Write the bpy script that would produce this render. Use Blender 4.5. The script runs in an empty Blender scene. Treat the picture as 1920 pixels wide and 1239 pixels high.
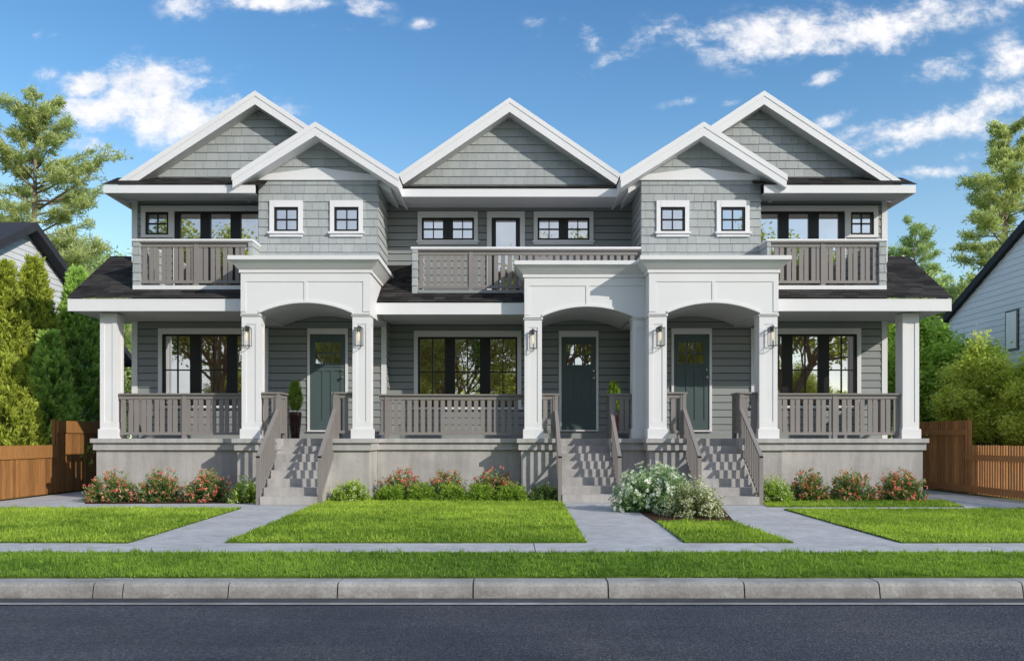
import bpy, math, random
import numpy as np
from mathutils import Vector
random.seed(7); RNG = np.random.default_rng(11)
SC = bpy.context.scene
COL = SC.collection
F, CX, HY, EYE = 1670.0, 955.5, 821.5, 1.21
def X(px, Y): return (px-CX)*Y/F
def Z(py, Y): return EYE+(HY-py)*Y/F
def GY(py): return F*EYE/(py-HY)
def G(px, py):
    Y = GY(py); return (X(px, Y), Y)

# ------------------------------------------------------------------ materials
def newmat(name):
    m = bpy.data.materials.new(name); m.use_nodes = True
    nt = m.node_tree; b = nt.nodes['Principled BSDF']
    return m, nt, b
def N(nt, typ, **kw):
    n = nt.nodes.new(typ)
    for k, v in kw.items():
        if k in n.inputs: n.inputs[k].default_value = v
        else: setattr(n, k, v)
    return n
def L(nt, a, b): nt.links.new(a, b)
def ramp(nt, fac, stops):
    r = nt.nodes.new('ShaderNodeValToRGB'); e = r.color_ramp.elements
    while len(e) < len(stops): e.new(0.5)
    for i, (p, c) in enumerate(stops):
        e[i].position = p; e[i].color = (c[0], c[1], c[2], 1)
    L(nt, fac, r.inputs[0]); return r
def mix(nt, fac, a, b, mode='MIX'):
    n = nt.nodes.new('ShaderNodeMix'); n.data_type = 'RGBA'; n.blend_type = mode
    for i, v in ((0, fac), (6, a), (7, b)):
        if isinstance(v, (int, float)): n.inputs[i].default_value = v
        elif isinstance(v, (tuple, list)): n.inputs[i].default_value = (v[0], v[1], v[2], 1)
        else: L(nt, v, n.inputs[i])
    return n.outputs[2]
def objco(nt, scale=(1, 1, 1)):
    t = nt.nodes.new('ShaderNodeTexCoord'); m = nt.nodes.new('ShaderNodeMapping')
    m.inputs['Scale'].default_value = scale
    L(nt, t.outputs['Object'], m.inputs[0]); return m.outputs[0]
def noise(nt, co, scale, detail=4, rough=0.5):
    n = nt.nodes.new('ShaderNodeTexNoise'); n.inputs['Scale'].default_value = scale
    n.inputs['Detail'].default_value = detail; n.inputs['Roughness'].default_value = rough
    L(nt, co, n.inputs['Vector']); return n.outputs[0]
def bump(nt, b, h, strength, dist=0.01):
    n = nt.nodes.new('ShaderNodeBump'); n.inputs['Strength'].default_value = strength
    n.inputs['Distance'].default_value = dist
    L(nt, h, n.inputs['Height']); L(nt, n.outputs[0], b.inputs['Normal'])
def simple(name, c, rough=0.6, var=0.08, vs=3.0, bs=0.0, bscale=60, spec=0.35, metal=0, stretch=(1, 1, 1), fine=0.0, fs=90, tint=0.0):
    m, nt, b = newmat(name)
    co = objco(nt, stretch)
    n = noise(nt, co, vs, 5, 0.6)
    r = ramp(nt, n, [(0.3, [x*(1-var) for x in c]), (0.7, [min(1, x*(1+var)) for x in c])])
    out = r.outputs[0]
    if fine:
        f = ramp(nt, noise(nt, co, fs, 3, 0.7), [(0.35, [1-fine]*3), (0.65, [1+fine]*3)])
        out = mix(nt, 1.0, out, f.outputs[0], 'MULTIPLY')
    if tint:
        a = nt.nodes.new('ShaderNodeAttribute'); a.attribute_name = 'tint'
        t = ramp(nt, a.outputs['Fac'], [(0, [1-tint]*3), (1, [1+tint*0.7, 1+tint*0.65, 1+tint*0.5])])
        out = mix(nt, 1.0, out, t.outputs[0], 'MULTIPLY')
    L(nt, out, b.inputs['Base Color'])
    b.inputs['Roughness'].default_value = rough; b.inputs['Specular IOR Level'].default_value = spec
    b.inputs['Metallic'].default_value = metal
    if bs: bump(nt, b, noise(nt, co, bscale, 4, 0.6), bs)
    return m
M = {}
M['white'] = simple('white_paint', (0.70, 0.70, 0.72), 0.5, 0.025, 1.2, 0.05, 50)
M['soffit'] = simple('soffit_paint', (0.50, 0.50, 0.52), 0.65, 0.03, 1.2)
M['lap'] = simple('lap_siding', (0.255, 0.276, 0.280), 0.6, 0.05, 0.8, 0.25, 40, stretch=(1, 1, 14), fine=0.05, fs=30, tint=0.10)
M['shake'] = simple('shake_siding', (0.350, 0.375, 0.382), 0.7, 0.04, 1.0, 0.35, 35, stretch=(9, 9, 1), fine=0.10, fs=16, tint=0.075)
M['roof'] = simple('asphalt_shingle', (0.036, 0.034, 0.035), 0.9, 0.15, 5, 0.5, 120, fine=0.35, fs=110, tint=0.6, spec=0.2)
M['rail'] = simple('railing_paint', (0.222, 0.203, 0.196), 0.55, 0.05, 2, 0.06, 60)
M['black'] = simple('black_frame', (0.012, 0.012, 0.014), 0.35, 0.05, 2)
M['door'] = simple('door_paint', (0.072, 0.105, 0.108), 0.4, 0.04, 2)
M['metal'] = simple('lantern_metal', (0.10, 0.10, 0.11), 0.3, 0.05, 5, metal=0.8)
M['knob'] = simple('brushed_metal', (0.5, 0.5, 0.52), 0.25, 0.05, 5, metal=0.9)
M['pot'] = simple('glazed_pot', (0.035, 0.010, 0.010), 0.12, 0.1, 3, spec=0.6)
M['soil'] = simple('mulch', (0.055, 0.028, 0.018), 0.95, 0.4, 25, 1.0, 40, spec=0.1)
M['nroof'] = simple('neighbour_roof', (0.028, 0.03, 0.038), 0.8, 0.15, 4, 0.3, 80)
M['nwall'] = simple('neighbour_siding', (0.62, 0.64, 0.68), 0.6, 0.03, 1, tint=0.04)
M['nwall_shaded'] = simple('shaded_neighbour_siding', (0.80, 0.86, 0.93), 0.6, 0.03, 1, tint=0.04)  # blue of the shaded wall painted into the siding colour, brightened
M['lightpane'] = simple('near_white_pane', (0.9, 0.92, 0.95), 0.4, 0.02, 1)  # flat near-white colour for the neighbour's window pane
M['room'] = simple('room_wall_glow', (0.28, 0.22, 0.15), 0.8, 0.1, 2)
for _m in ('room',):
    _b = M[_m].node_tree.nodes['Principled BSDF']; _b.inputs['Emission Color'].default_value = (1.0, 0.62, 0.28, 1); _b.inputs['Emission Strength'].default_value = 0.055  # walls glow faintly to stand in for lit interiors
M['curtain'] = simple('curtain_cloth', (0.62, 0.58, 0.50), 0.8, 0.1, 2)
M['trunk'] = simple('bark', (0.14, 0.10, 0.075), 0.9, 0.35, 6, 0.8, 25, stretch=(1, 1, 0.3), spec=0.1)
M['ptrunk'] = simple('pine_bark', (0.23, 0.18, 0.14), 0.9, 0.35, 4, 0.8, 20, spec=0.1)
M['gap'] = simple('siding_gap_shade', (0.03, 0.034, 0.036), 0.9)  # dark backing paints the shadow line under each lap
def concrete(name, c, stain=0.12, fs=70, bs=0.3):
    m, nt, b = newmat(name)
    co = objco(nt)
    n1 = noise(nt, co, 1.3, 6, 0.65); n2 = noise(nt, co, fs, 3, 0.7); n3 = noise(nt, objco(nt, (3, 3, 0.4)), 2.0, 5, 0.6)
    r1 = ramp(nt, n1, [(0.3, [x*(1-stain) for x in c]), (0.7, [x*(1+stain) for x in c])])
    r2 = ramp(nt, n2, [(0.3, (0.84,)*3), (0.7, (1.14,)*3)])
    r3 = ramp(nt, n3, [(0.35, (0.86, 0.86, 0.86)), (0.6, (1.06, 1.05, 1.04))])
    o = mix(nt, 1, r1.outputs[0], r2.outputs[0], 'MULTIPLY'); o = mix(nt, 1, o, r3.outputs[0], 'MULTIPLY')
    L(nt, o, b.inputs['Base Color']); b.inputs['Roughness'].default_value = 0.85; b.inputs['Specular IOR Level'].default_value = 0.25
    bump(nt, b, n2, bs, 0.006)
    return m
M['found'] = concrete('foundation_concrete', (0.39, 0.375, 0.37), 0.20)
M['cap'] = concrete('cap_concrete', (0.41, 0.40, 0.40), 0.08, 90)
M['path'] = concrete('path_concrete', (0.40, 0.405, 0.42), 0.15, 60, 0.2)
M['curb'] = concrete('curb_concrete', (0.30, 0.295, 0.29), 0.28, 38, 0.8)  # tone lowered to stand in for shade over the foreground
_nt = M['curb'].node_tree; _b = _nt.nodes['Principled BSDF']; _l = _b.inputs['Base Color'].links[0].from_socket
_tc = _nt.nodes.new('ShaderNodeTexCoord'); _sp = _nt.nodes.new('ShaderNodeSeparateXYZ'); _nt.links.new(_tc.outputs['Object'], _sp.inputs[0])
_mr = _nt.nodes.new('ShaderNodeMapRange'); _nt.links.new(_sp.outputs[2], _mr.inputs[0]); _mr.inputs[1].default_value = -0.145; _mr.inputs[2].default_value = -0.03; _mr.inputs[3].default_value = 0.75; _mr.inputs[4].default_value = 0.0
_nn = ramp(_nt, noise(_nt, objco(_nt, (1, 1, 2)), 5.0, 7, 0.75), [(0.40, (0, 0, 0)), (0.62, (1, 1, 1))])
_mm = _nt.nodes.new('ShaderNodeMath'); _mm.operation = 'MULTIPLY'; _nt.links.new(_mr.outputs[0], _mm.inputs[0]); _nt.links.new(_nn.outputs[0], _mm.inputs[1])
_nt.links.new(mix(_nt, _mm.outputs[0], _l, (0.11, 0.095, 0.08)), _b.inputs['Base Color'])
M['gutter'] = concrete('gutter_concrete', (0.055, 0.057, 0.064), 0.3, 50, 0.5)
M['line'] = concrete('line_paint', (0.26, 0.26, 0.255), 0.35, 60, 0.2)
# asphalt, darkened and blued to stand in for foreground shade
m, nt, b = newmat('asphalt'); co = objco(nt)
n1 = noise(nt, co, 48, 3, 0.85); n2 = noise(nt, co, 0.5, 5, 0.6); n3 = noise(nt, objco(nt, (0.25, 2.0, 1)), 1.2, 4, 0.6)
vo = N(nt, 'ShaderNodeTexVoronoi'); vo.inputs['Scale'].default_value = 55; L(nt, co, vo.inputs['Vector'])
r1 = ramp(nt, n1, [(0.34, (0.022, 0.026, 0.034)), (0.52, (0.047, 0.053, 0.067)), (0.70, (0.12, 0.127, 0.145))])
r2 = ramp(nt, n2, [(0.35, (0.72, 0.76, 0.82)), (0.65, (1.25, 1.18, 1.10))])
r3 = ramp(nt, n3, [(0.35, (0.88,)*3), (0.65, (1.12,)*3)])
o = mix(nt, 1, r1.outputs[0], r2.outputs[0], 'MULTIPLY'); o = mix(nt, 1, o, r3.outputs[0], 'MULTIPLY')
L(nt, o, b.inputs['Base Color']); b.inputs['Roughness'].default_value = 0.8; b.inputs['Specular IOR Level'].default_value = 0.3
bump(nt, b, vo.outputs[0], 0.8, 0.009)
M['asphalt'] = m
# wood fence
def wood(name, c, d):
    m, nt, b = newmat(name); co = objco(nt, (6, 6, 0.5))
    n1 = noise(nt, co, 5, 6, 0.65); a = nt.nodes.new('ShaderNodeAttribute'); a.attribute_name = 'tint'
    r1 = ramp(nt, n1, [(0.3, d), (0.7, c)])
    t = ramp(nt, a.outputs['Fac'], [(0, (0.75,)*3), (1, (1.2,)*3)])
    L(nt, mix(nt, 1, r1.outputs[0], t.outputs[0], 'MULTIPLY'), b.inputs['Base Color'])
    b.inputs['Roughness'].default_value = 0.7; b.inputs['Specular IOR Level'].default_value = 0.2
    bump(nt, b, n1, 0.3)
    return m
M['fence'] = wood('cedar_fence', (0.36, 0.175, 0.062), (0.22, 0.10, 0.033))
M['fence_right'] = wood('right_fence_wood', (0.52, 0.25, 0.10), (0.33, 0.15, 0.06))  # lighter wood tone than the left fence
# glass: real pane with a strong coated reflection
m, nt, b = newmat('window_glass'); nt.nodes.remove(b)
out = nt.nodes['Material Output']
gl = N(nt, 'ShaderNodeBsdfGlossy'); gl.inputs['Color'].default_value = (0.80, 0.82, 0.86, 1); gl.inputs['Roughness'].default_value = 0.012
tr = N(nt, 'ShaderNodeBsdfTransparent'); tr.inputs['Color'].default_value = (0.75, 0.78, 0.78, 1)
mx = N(nt, 'ShaderNodeMixShader'); mx.inputs[0].default_value = 0.68
co = objco(nt); bm_ = N(nt, 'ShaderNodeBump'); bm_.inputs['Strength'].default_value = 0.06; bm_.inputs['Distance'].default_value = 0.01
L(nt, noise(nt, co, 1.6, 1, 0.4), bm_.inputs['Height']); L(nt, bm_.outputs[0], gl.inputs['Normal'])
L(nt, tr.outputs[0], mx.inputs[1]); L(nt, gl.outputs[0], mx.inputs[2]); L(nt, mx.outputs[0], out.inputs[0])
M['glass'] = m
m, nt, b = newmat('lantern_glass'); nt.nodes.remove(b); out = nt.nodes['Material Output']
gl = N(nt, 'ShaderNodeBsdfGlossy'); gl.inputs['Roughness'].default_value = 0.05
tr = N(nt, 'ShaderNodeBsdfTransparent'); mx = N(nt, 'ShaderNodeMixShader'); mx.inputs[0].default_value = 0.12
L(nt, tr.outputs[0], mx.inputs[1]); L(nt, gl.outputs[0], mx.inputs[2]); L(nt, mx.outputs[0], out.inputs[0])
M['lglass'] = m
m, nt, b = newmat('bulb'); b.inputs['Base Color'].default_value = (0.9, 0.7, 0.4, 1)
b.inputs['Emission Color'].default_value = (1, 0.85, 0.62, 1); b.inputs['Emission Strength'].default_value = 0.9
M['bulb'] = m
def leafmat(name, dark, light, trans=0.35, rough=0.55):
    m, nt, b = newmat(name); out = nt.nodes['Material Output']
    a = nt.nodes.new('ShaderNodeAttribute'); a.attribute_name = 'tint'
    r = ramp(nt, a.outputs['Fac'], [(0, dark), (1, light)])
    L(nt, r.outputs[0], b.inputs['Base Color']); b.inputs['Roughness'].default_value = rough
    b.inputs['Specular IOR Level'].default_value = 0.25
    t = N(nt, 'ShaderNodeBsdfTranslucent'); L(nt, mix(nt, 1, r.outputs[0], (1.25, 1.3, 0.7), 'MULTIPLY'), t.inputs['Color'])
    mx = N(nt, 'ShaderNodeMixShader'); mx.inputs[0].default_value = trans
    L(nt, b.outputs[0], mx.inputs[1]); L(nt, t.outputs[0], mx.inputs[2]); L(nt, mx.outputs[0], out.inputs[0])
    return m
M['grass'] = leafmat('grass_blades', (0.13, 0.24, 0.025), (0.54, 0.70, 0.10), 0.4)
M['grass_cool'] = leafmat('verge_blades', (0.09, 0.19, 0.025), (0.38, 0.56, 0.08), 0.4)
M['turf'] = simple('turf_soil', (0.075, 0.115, 0.02), 0.95, 0.3, 6, spec=0.05)
M['far_ground'] = simple('far_ground', (0.10, 0.13, 0.05), 0.95, 0.3, 0.6, spec=0.05)
M['cedar_sunlit'] = leafmat('sunlit_cedar_leaves', (0.11, 0.15, 0.02), (0.62, 0.68, 0.12), 0.4)  # sunlit yellow-green painted into the leaf colour
M['cedar_shaded'] = leafmat('shaded_cedar_leaves', (0.13, 0.24, 0.06), (0.62, 0.82, 0.24), 0.45)  # greener leaf colour for shaded cedars, brightened against the house shadow
M['pine'] = leafmat('pine_needles', (0.22, 0.27, 0.11), (0.78, 0.82, 0.42), 0.5)
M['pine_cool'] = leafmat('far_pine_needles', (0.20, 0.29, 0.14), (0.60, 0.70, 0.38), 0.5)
M['leafy'] = leafmat('broad_leaves', (0.07, 0.15, 0.025), (0.42, 0.58, 0.09), 0.45)
M['leafy2'] = leafmat('brightened_side_leaves', (0.15, 0.28, 0.05), (0.68, 0.86, 0.20), 0.5)  # leaf colour brightened to lift trees out of the neighbour's shadow
M['willow'] = leafmat('brightened_shrub_leaves', (0.28, 0.37, 0.06), (0.95, 0.98, 0.30), 0.5)  # leaf colour brightened in place of sun the neighbour house blocks
M['street'] = leafmat('street_tree_leaves', (0.16, 0.21, 0.04), (0.62, 0.66, 0.16), 0.5)
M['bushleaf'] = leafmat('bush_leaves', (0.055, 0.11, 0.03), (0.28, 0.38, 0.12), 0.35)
M['limeleaf'] = leafmat('lime_bush_leaves', (0.12, 0.22, 0.03), (0.50, 0.66, 0.12), 0.4)
M['paleleaf'] = leafmat('pale_bush_leaves', (0.08, 0.17, 0.07), (0.36, 0.50, 0.26), 0.35)
M['oliveleaf'] = leafmat('olive_bush_leaves', (0.08, 0.11, 0.04), (0.36, 0.42, 0.18), 0.35)
M['pink'] = leafmat('pink_petals', (0.75, 0.10, 0.10), (0.95, 0.55, 0.45), 0.3)
M['whitef'] = leafmat('white_petals', (0.50, 0.58, 0.50), (0.85, 0.86, 0.84), 0.3)
M['cream'] = leafmat('cream_petals', (0.60, 0.60, 0.45), (0.85, 0.84, 0.74), 0.3)

# ------------------------------------------------------------------ object helpers
def link(name, me, parent=None):
    o = bpy.data.objects.new(name, me); COL.objects.link(o)
    if parent is not None: o.parent = parent
    return o
def tag(o, label, cat, group=None):
    o['label'] = label; o['category'] = cat
    if group: o['group'] = group
    return o
def empty(name, loc=(0, 0, 0)):
    o = bpy.data.objects.new(name, None); COL.objects.link(o); o.location = loc; o.empty_display_size = 0.2
    return o
class MB:
    def __init__(s, sx=1): s.v = []; s.f = []; s.m = []; s.t = []; s.sx = sx; s.mats = []
    def mi(s, m):
        if m not in s.mats: s.mats.append(m)
        return s.mats.index(m)
    def poly(s, pts, m, t=0.5):
        i = len(s.v); s.v += [(p[0]*s.sx, p[1], p[2]) for p in pts]
        idx = list(range(i, i+len(pts)))
        if s.sx < 0: idx.reverse()
        s.f.append(idx); s.m.append(s.mi(m)); s.t.append(t)
    def hexa(s, p, m, t=0.5):   # p: 8 points, bottom 4 ccw seen from above, top 4 the same
        i = len(s.v); s.v += [(q[0]*s.sx, q[1], q[2]) for q in p]
        for q in ((3, 2, 1, 0), (4, 5, 6, 7), (0, 1, 5, 4), (1, 2, 6, 5), (2, 3, 7, 6), (3, 0, 4, 7)):
            q = list(q)
            if s.sx < 0: q.reverse()
            s.f.append([i+k for k in q]); s.m.append(s.mi(m)); s.t.append(t)
    def box(s, x0, x1, y0, y1, z0, z1, m, t=0.5):
        if x1 < x0: x0, x1 = x1, x0
        if y1 < y0: y0, y1 = y1, y0
        if z1 < z0: z0, z1 = z1, z0
        s.hexa([(x0, y0, z0), (x1, y0, z0), (x1, y1, z0), (x0, y1, z0), (x0, y0, z1), (x1, y0, z1), (x1, y1, z1), (x0, y1, z1)], m, t)
    def prism(s, prof, y0, y1, m, t=0.5):   # prof in (x,z), extruded along y
        n = len(prof); i = len(s.v)
        s.v += [(p[0]*s.sx, y0, p[1]) for p in prof]+[(p[0]*s.sx, y1, p[1]) for p in prof]
        A = 0.5*sum(prof[k][0]*prof[(k+1) % n][1]-prof[(k+1) % n][0]*prof[k][1] for k in range(n))
        flip = (A < 0) != (s.sx < 0)
        fs = [list(range(i, i+n)), list(range(i+2*n-1, i+n-1, -1))]
        fs += [[i+(k+1) % n, i+k, i+n+k, i+n+(k+1) % n] for k in range(n)]
        for q in fs:
            if flip: q.reverse()
            s.f.append(q); s.m.append(s.mi(m)); s.t.append(t)
    def beam(s, a, b, w, h, m, t=0.5):    # box bar from a to b; w sideways, h upwards
        a = Vector(a); b = Vector(b); d = (b-a).normalized()
        up = Vector((0, 0, 1)) if abs(d.z) < 0.95 else Vector((0, 1, 0))
        sd = d.cross(up).normalized()*w/2; u = sd.cross(d).normalized()*h/2
        s.hexa([a-sd-u, b-sd-u, b+sd-u, a+sd-u, a-sd+u, b-sd+u, b+sd+u, a+sd+u], m, t)
    def tube(s, pts, rad, m, n=8, t=0.5):
        pts = [Vector(p) for p in pts]; base = len(s.v)
        for k, p in enumerate(pts):
            d = (pts[min(k+1, len(pts)-1)]-pts[max(k-1, 0)]).normalized()
            a = d.cross(Vector((0, 1, 0.01))) if abs(d.y) < 0.9 else d.cross(Vector((1, 0, 0)))
            a.normalize(); bb = d.cross(a).normalized()
            for j in range(n):
                th = 2*math.pi*j/n; q = p+(a*math.cos(th)+bb*math.sin(th))*rad[k]
                s.v.append((q.x*s.sx, q.y, q.z))
        for k in range(len(pts)-1):
            for j in range(n):
                q = [base+k*n+j, base+k*n+(j+1) % n, base+(k+1)*n+(j+1) % n, base+(k+1)*n+j]
                s.f.append(q); s.m.append(s.mi(m)); s.t.append(t)
        s.f.append([base+j for j in range(n)][::-1]); s.m.append(s.mi(m)); s.t.append(t)
        s.f.append([base+(len(pts)-1)*n+j for j in range(n)]); s.m.append(s.mi(m)); s.t.append(t)
    def build(s, name, parent=None, smooth=False):
        me = bpy.data.meshes.new(name); me.from_pydata(s.v, [], s.f)
        for m in s.mats: me.materials.append(M[m])
        me.polygons.foreach_set('material_index', s.m)
        at = me.attributes.new('tint', 'FLOAT', 'FACE'); at.data.foreach_set('value', s.t)
        if smooth: me.polygons.foreach_set('use_smooth', [True]*len(me.polygons))
        me.update()
        return link(name, me, parent)
def clip(poly, reg):
    # both convex in (u,v); reg ccw
    out = poly
    for i in range(len(reg)):
        a = reg[i]; b = reg[(i+1) % len(reg)]; ins = out; out = []
        if not ins: return []
        side = lambda p: (b[0]-a[0])*(p[1]-a[1])-(b[1]-a[1])*(p[0]-a[0])
        for k in range(len(ins)):
            p = ins[k]; q = ins[(k+1) % len(ins)]; sp = side(p); sq = side(q)
            if sp >= -1e-9: out.append(p)
            if (sp > 1e-9 and sq < -1e-9) or (sp < -1e-9 and sq > 1e-9):
                t = sp/(sp-sq); out.append((p[0]+t*(q[0]-p[0]), p[1]+t*(q[1]-p[1])))
    return out
def rect(u0, u1, v0, v1): return [(u0, v0), (u1, v0), (u1, v1), (u0, v1)]
def holes(u0, u1, v0, v1, hs):
    # rectangles covering the wall around the openings hs (u0,u1,v0,v1)
    us = sorted({u0, u1}|{h[0] for h in hs}|{h[1] for h in hs}); us = [u for u in us if u0 <= u <= u1]
    out = []
    for a, b in zip(us[:-1], us[1:]):
        mid = (a+b)/2; col = sorted([h for h in hs if h[0] < mid < h[1]], key=lambda h: h[2]); z = v0
        for h in col:
            if h[2] > z: out.append(rect(a, b, z, h[2]))
            z = h[3]
        if z < v1: out.append(rect(a, b, z, v1))
    return out
def field(mb, O, U, V, regs, mat, pitch, wr=None, thick=0.016, gap=0.012, seed=0, vgap=0.005, v0=0.0, back=True):
    """courses of boards or shingles in the plane O + u U + v V, proud along -(U x V) side given by normal"""
    rnd = random.Random(seed); O = Vector(O); U = Vector(U); V = Vector(V); Nn = U.cross(V).normalized()
    P = lambda u, v, n: O+U*u+V*v+Nn*n
    umin = min(p[0] for r in regs for p in r); umax = max(p[0] for r in regs for p in r)
    vmin = min(p[1] for r in regs for p in r); vmax = max(p[1] for r in regs for p in r)
    k0 = math.floor((vmin-v0)/pitch); k1 = math.ceil((vmax-v0)/pitch)
    for k in range(k0, k1):
        a = v0+k*pitch; b = a+pitch-gap
        if wr is None: cells = [(umin-1, umax+1)]
        else:
            cells = []; u = umin-rnd.random()*wr[1]
            while u < umax:
                w = rnd.uniform(*wr); cells.append((u, u+w-vgap)); u += w
        for c in cells:
            t = rnd.random(); dz = rnd.uniform(-0.002, 0.002) if wr else 0
            for r in regs:
                q = clip(rect(c[0], c[1], a+dz, b+0.001), r)
                if len(q) < 3: continue
                off = lambda v: thick*(1-0.75*max(0, min(1, (v-a)/pitch)))
                fr = [P(u, v, off(v)) for u, v in q]; bk = [P(u, v, 0.0) for u, v in q]
                mb.poly(fr, mat, t)
                for i in range(len(q)):
                    j = (i+1) % len(q); mb.poly([fr[j], fr[i], bk[i], bk[j]], mat, t)
    if back:
        for r in regs: mb.poly([P(u, v, 0.0) for u, v in r], 'gap' if mat == 'lap' else mat, 0.0)
W_ = (-1, 0, 0)
XU = (1, 0, 0); ZU = (0, 0, 1)    # U x V = (1,0,0)x(0,0,1) = (0,-1,0): towards the street

# ------------------------------------------------------------------ camera, light, world
cam = bpy.data.cameras.new('Camera'); co_ = bpy.data.objects.new('Camera', cam); COL.objects.link(co_)
co_.location = (0, 0, EYE); co_.rotation_euler = (math.pi/2, 0, 0)
cam.sensor_width = 36; cam.lens = 36*F/1920; cam.clip_end = 2000; cam.clip_start = 0.1
cam.shift_x = (960-CX)/1920; cam.shift_y = (HY-619.5)/1920
SC.camera = co_
SD = Vector((1.3, -1.0, 0.84)).normalized()
sun = bpy.data.lights.new('Sun', 'SUN'); so = bpy.data.objects.new('Sun', sun); COL.objects.link(so)
sun.energy = 4.0; sun.angle = math.radians(0.6); sun.color = (1.0, 0.93, 0.82)
so.rotation_euler = SD.to_track_quat('Z', 'Y').to_euler()
w = bpy.data.worlds.new('World'); SC.world = w; w.use_nodes = True; nt = w.node_tree
bg = nt.nodes['Background']; bg.inputs[1].default_value = 0.13
sky = nt.nodes.new('ShaderNodeTexSky'); sky.sky_type = 'NISHITA'; sky.sun_disc = False
sky.sun_elevation = math.asin(SD.z); sky.sun_rotation = math.atan2(SD.x, SD.y)
sky.air_density = 1.0; sky.dust_density = 0.6; sky.ozone_density = 1.6
tc = nt.nodes.new('ShaderNodeTexCoord'); sep = nt.nodes.new('ShaderNodeSeparateXYZ'); L(nt, tc.outputs['Generated'], sep.inputs[0])
def mth(op, a, b=None, c=None, clampit=False):
    n = nt.nodes.new('ShaderNodeMath'); n.operation = op; n.use_clamp = clampit
    for i, v in enumerate((a, b, c)):
        if v is None: continue
        if isinstance(v, (int, float)): n.inputs[i].default_value = v
        else: L(nt, v, n.inputs[i])
    return n.outputs[0]
ax = mth('MAXIMUM', mth('ABSOLUTE', sep.outputs[1]), 0.05)
u = mth('DIVIDE', sep.outputs[0], ax); v = mth('DIVIDE', sep.outputs[2], ax)
front = mth('GREATER_THAN', sep.outputs[1], 0.0)
cmb = nt.nodes.new('ShaderNodeCombineXYZ'); L(nt, u, cmb.inputs[0]); L(nt, v, cmb.inputs[1]); L(nt, sep.outputs[1], cmb.inputs[2])
mp = nt.nodes.new('ShaderNodeMapping'); mp.inputs['Scale'].default_value = (1, 1.5, 1); mp.inputs['Rotation'].default_value = (0, 0, -0.25); L(nt, cmb.outputs[0], mp.inputs[0])
def wn(scale, det, rough, dist=0.0):
    n = nt.nodes.new('ShaderNodeTexNoise'); n.inputs['Scale'].default_value = scale; n.inputs['Detail'].default_value = det
    n.inputs['Roughness'].default_value = rough; n.inputs['Distortion'].default_value = dist; L(nt, mp.outputs[0], n.inputs['Vector']); return n.outputs[0]
n_big = wn(9.0, 9, 0.62, 0.3); n_fine = wn(30, 6, 0.65, 0.2)
# clouds of the day: direction (photo px), half sizes, strength, tilt
CL = [(310,150,95,50,.95,0),(330,225,80,50,.95,0),(160,155,45,24,.75,.1),(170,215,70,26,.75,-.1),(180,278,50,17,.7,-.15),(405,205,70,40,.55,.1),(260,190,70,60,.6,0),
      (520,5,90,17,.6,0),(345,12,40,30,.5,0),(680,14,50,24,.5,-.2),(795,48,28,12,.45,.1),(520,195,50,22,.4,-.3),
      (1100,72,34,26,.62,0),(1195,75,38,24,.55,.4),(1320,60,90,30,.62,-.05),(1480,68,150,42,.85,.08),(1640,50,160,34,.8,.25),(1800,15,120,30,.7,.15),(1430,100,60,25,.6,.3),
      (1545,145,42,16,.7,.4),(1680,80,70,30,.5,0),(1760,130,80,24,.6,.1),(1895,110,55,36,.75,.4),(1760,235,140,36,.85,.12),(1860,200,70,40,.6,.4),(1560,225,60,14,.55,.35),(1690,275,60,14,.5,.25),(1735,323,70,11,.75,.03),(1385,190,40,12,.35,.2),(60,235,60,20,.35,0),(100,60,60,14,.33,.1),(620,60,60,14,.3,0),(1010,50,60,18,.42,.1),(1290,190,50,10,.3,.2),(1600,320,90,10,.3,.05),(1830,290,90,12,.4,.1),(80,140,40,14,.4,.1),(970,140,50,10,.25,.2),(1150,110,50,16,.4,.4),(1870,350,60,8,.3,0),(1950,190,60,50,.7,.3)]
tot = None
for (px, py, a, b2, s, tl) in CL:
    du = mth('SUBTRACT', u, (px-CX)/F); dv = mth('SUBTRACT', v, (HY-py)/F)
    c_, s_ = math.cos(tl), math.sin(tl)
    e1 = mth('MULTIPLY_ADD', dv, s_*F/a, mth('MULTIPLY', du, c_*F/a)); e2 = mth('MULTIPLY_ADD', du, -s_*F/b2, mth('MULTIPLY', dv, c_*F/b2))
    r2_ = mth('ADD', mth('MULTIPLY', e1, e1), mth('MULTIPLY', e2, e2))
    g = mth('MULTIPLY', mth('EXPONENT', mth('MULTIPLY', r2_, -0.8)), s)
    tot = g if tot is None else mth('MAXIMUM', tot, g)
nz = mth('ADD', mth('MULTIPLY', mth('SUBTRACT', n_big, 0.5), 2.3), mth('MULTIPLY', mth('SUBTRACT', n_fine, 0.5), 1.5))
dens = mth('ADD', tot, nz)
mr = nt.nodes.new('ShaderNodeMapRange'); mr.interpolation_type = 'SMOOTHERSTEP'; L(nt, dens, mr.inputs[0]); mr.inputs[1].default_value = 0.05; mr.inputs[2].default_value = 1.10
# only where a cloud patch exists
gate = nt.nodes.new('ShaderNodeMapRange'); L(nt, tot, gate.inputs[0]); gate.inputs[1].default_value = 0.05; gate.inputs[2].default_value = 0.30
fcl = mth('MULTIPLY', mth('MULTIPLY', mr.outputs[0], gate.outputs[0]), front)
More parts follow.
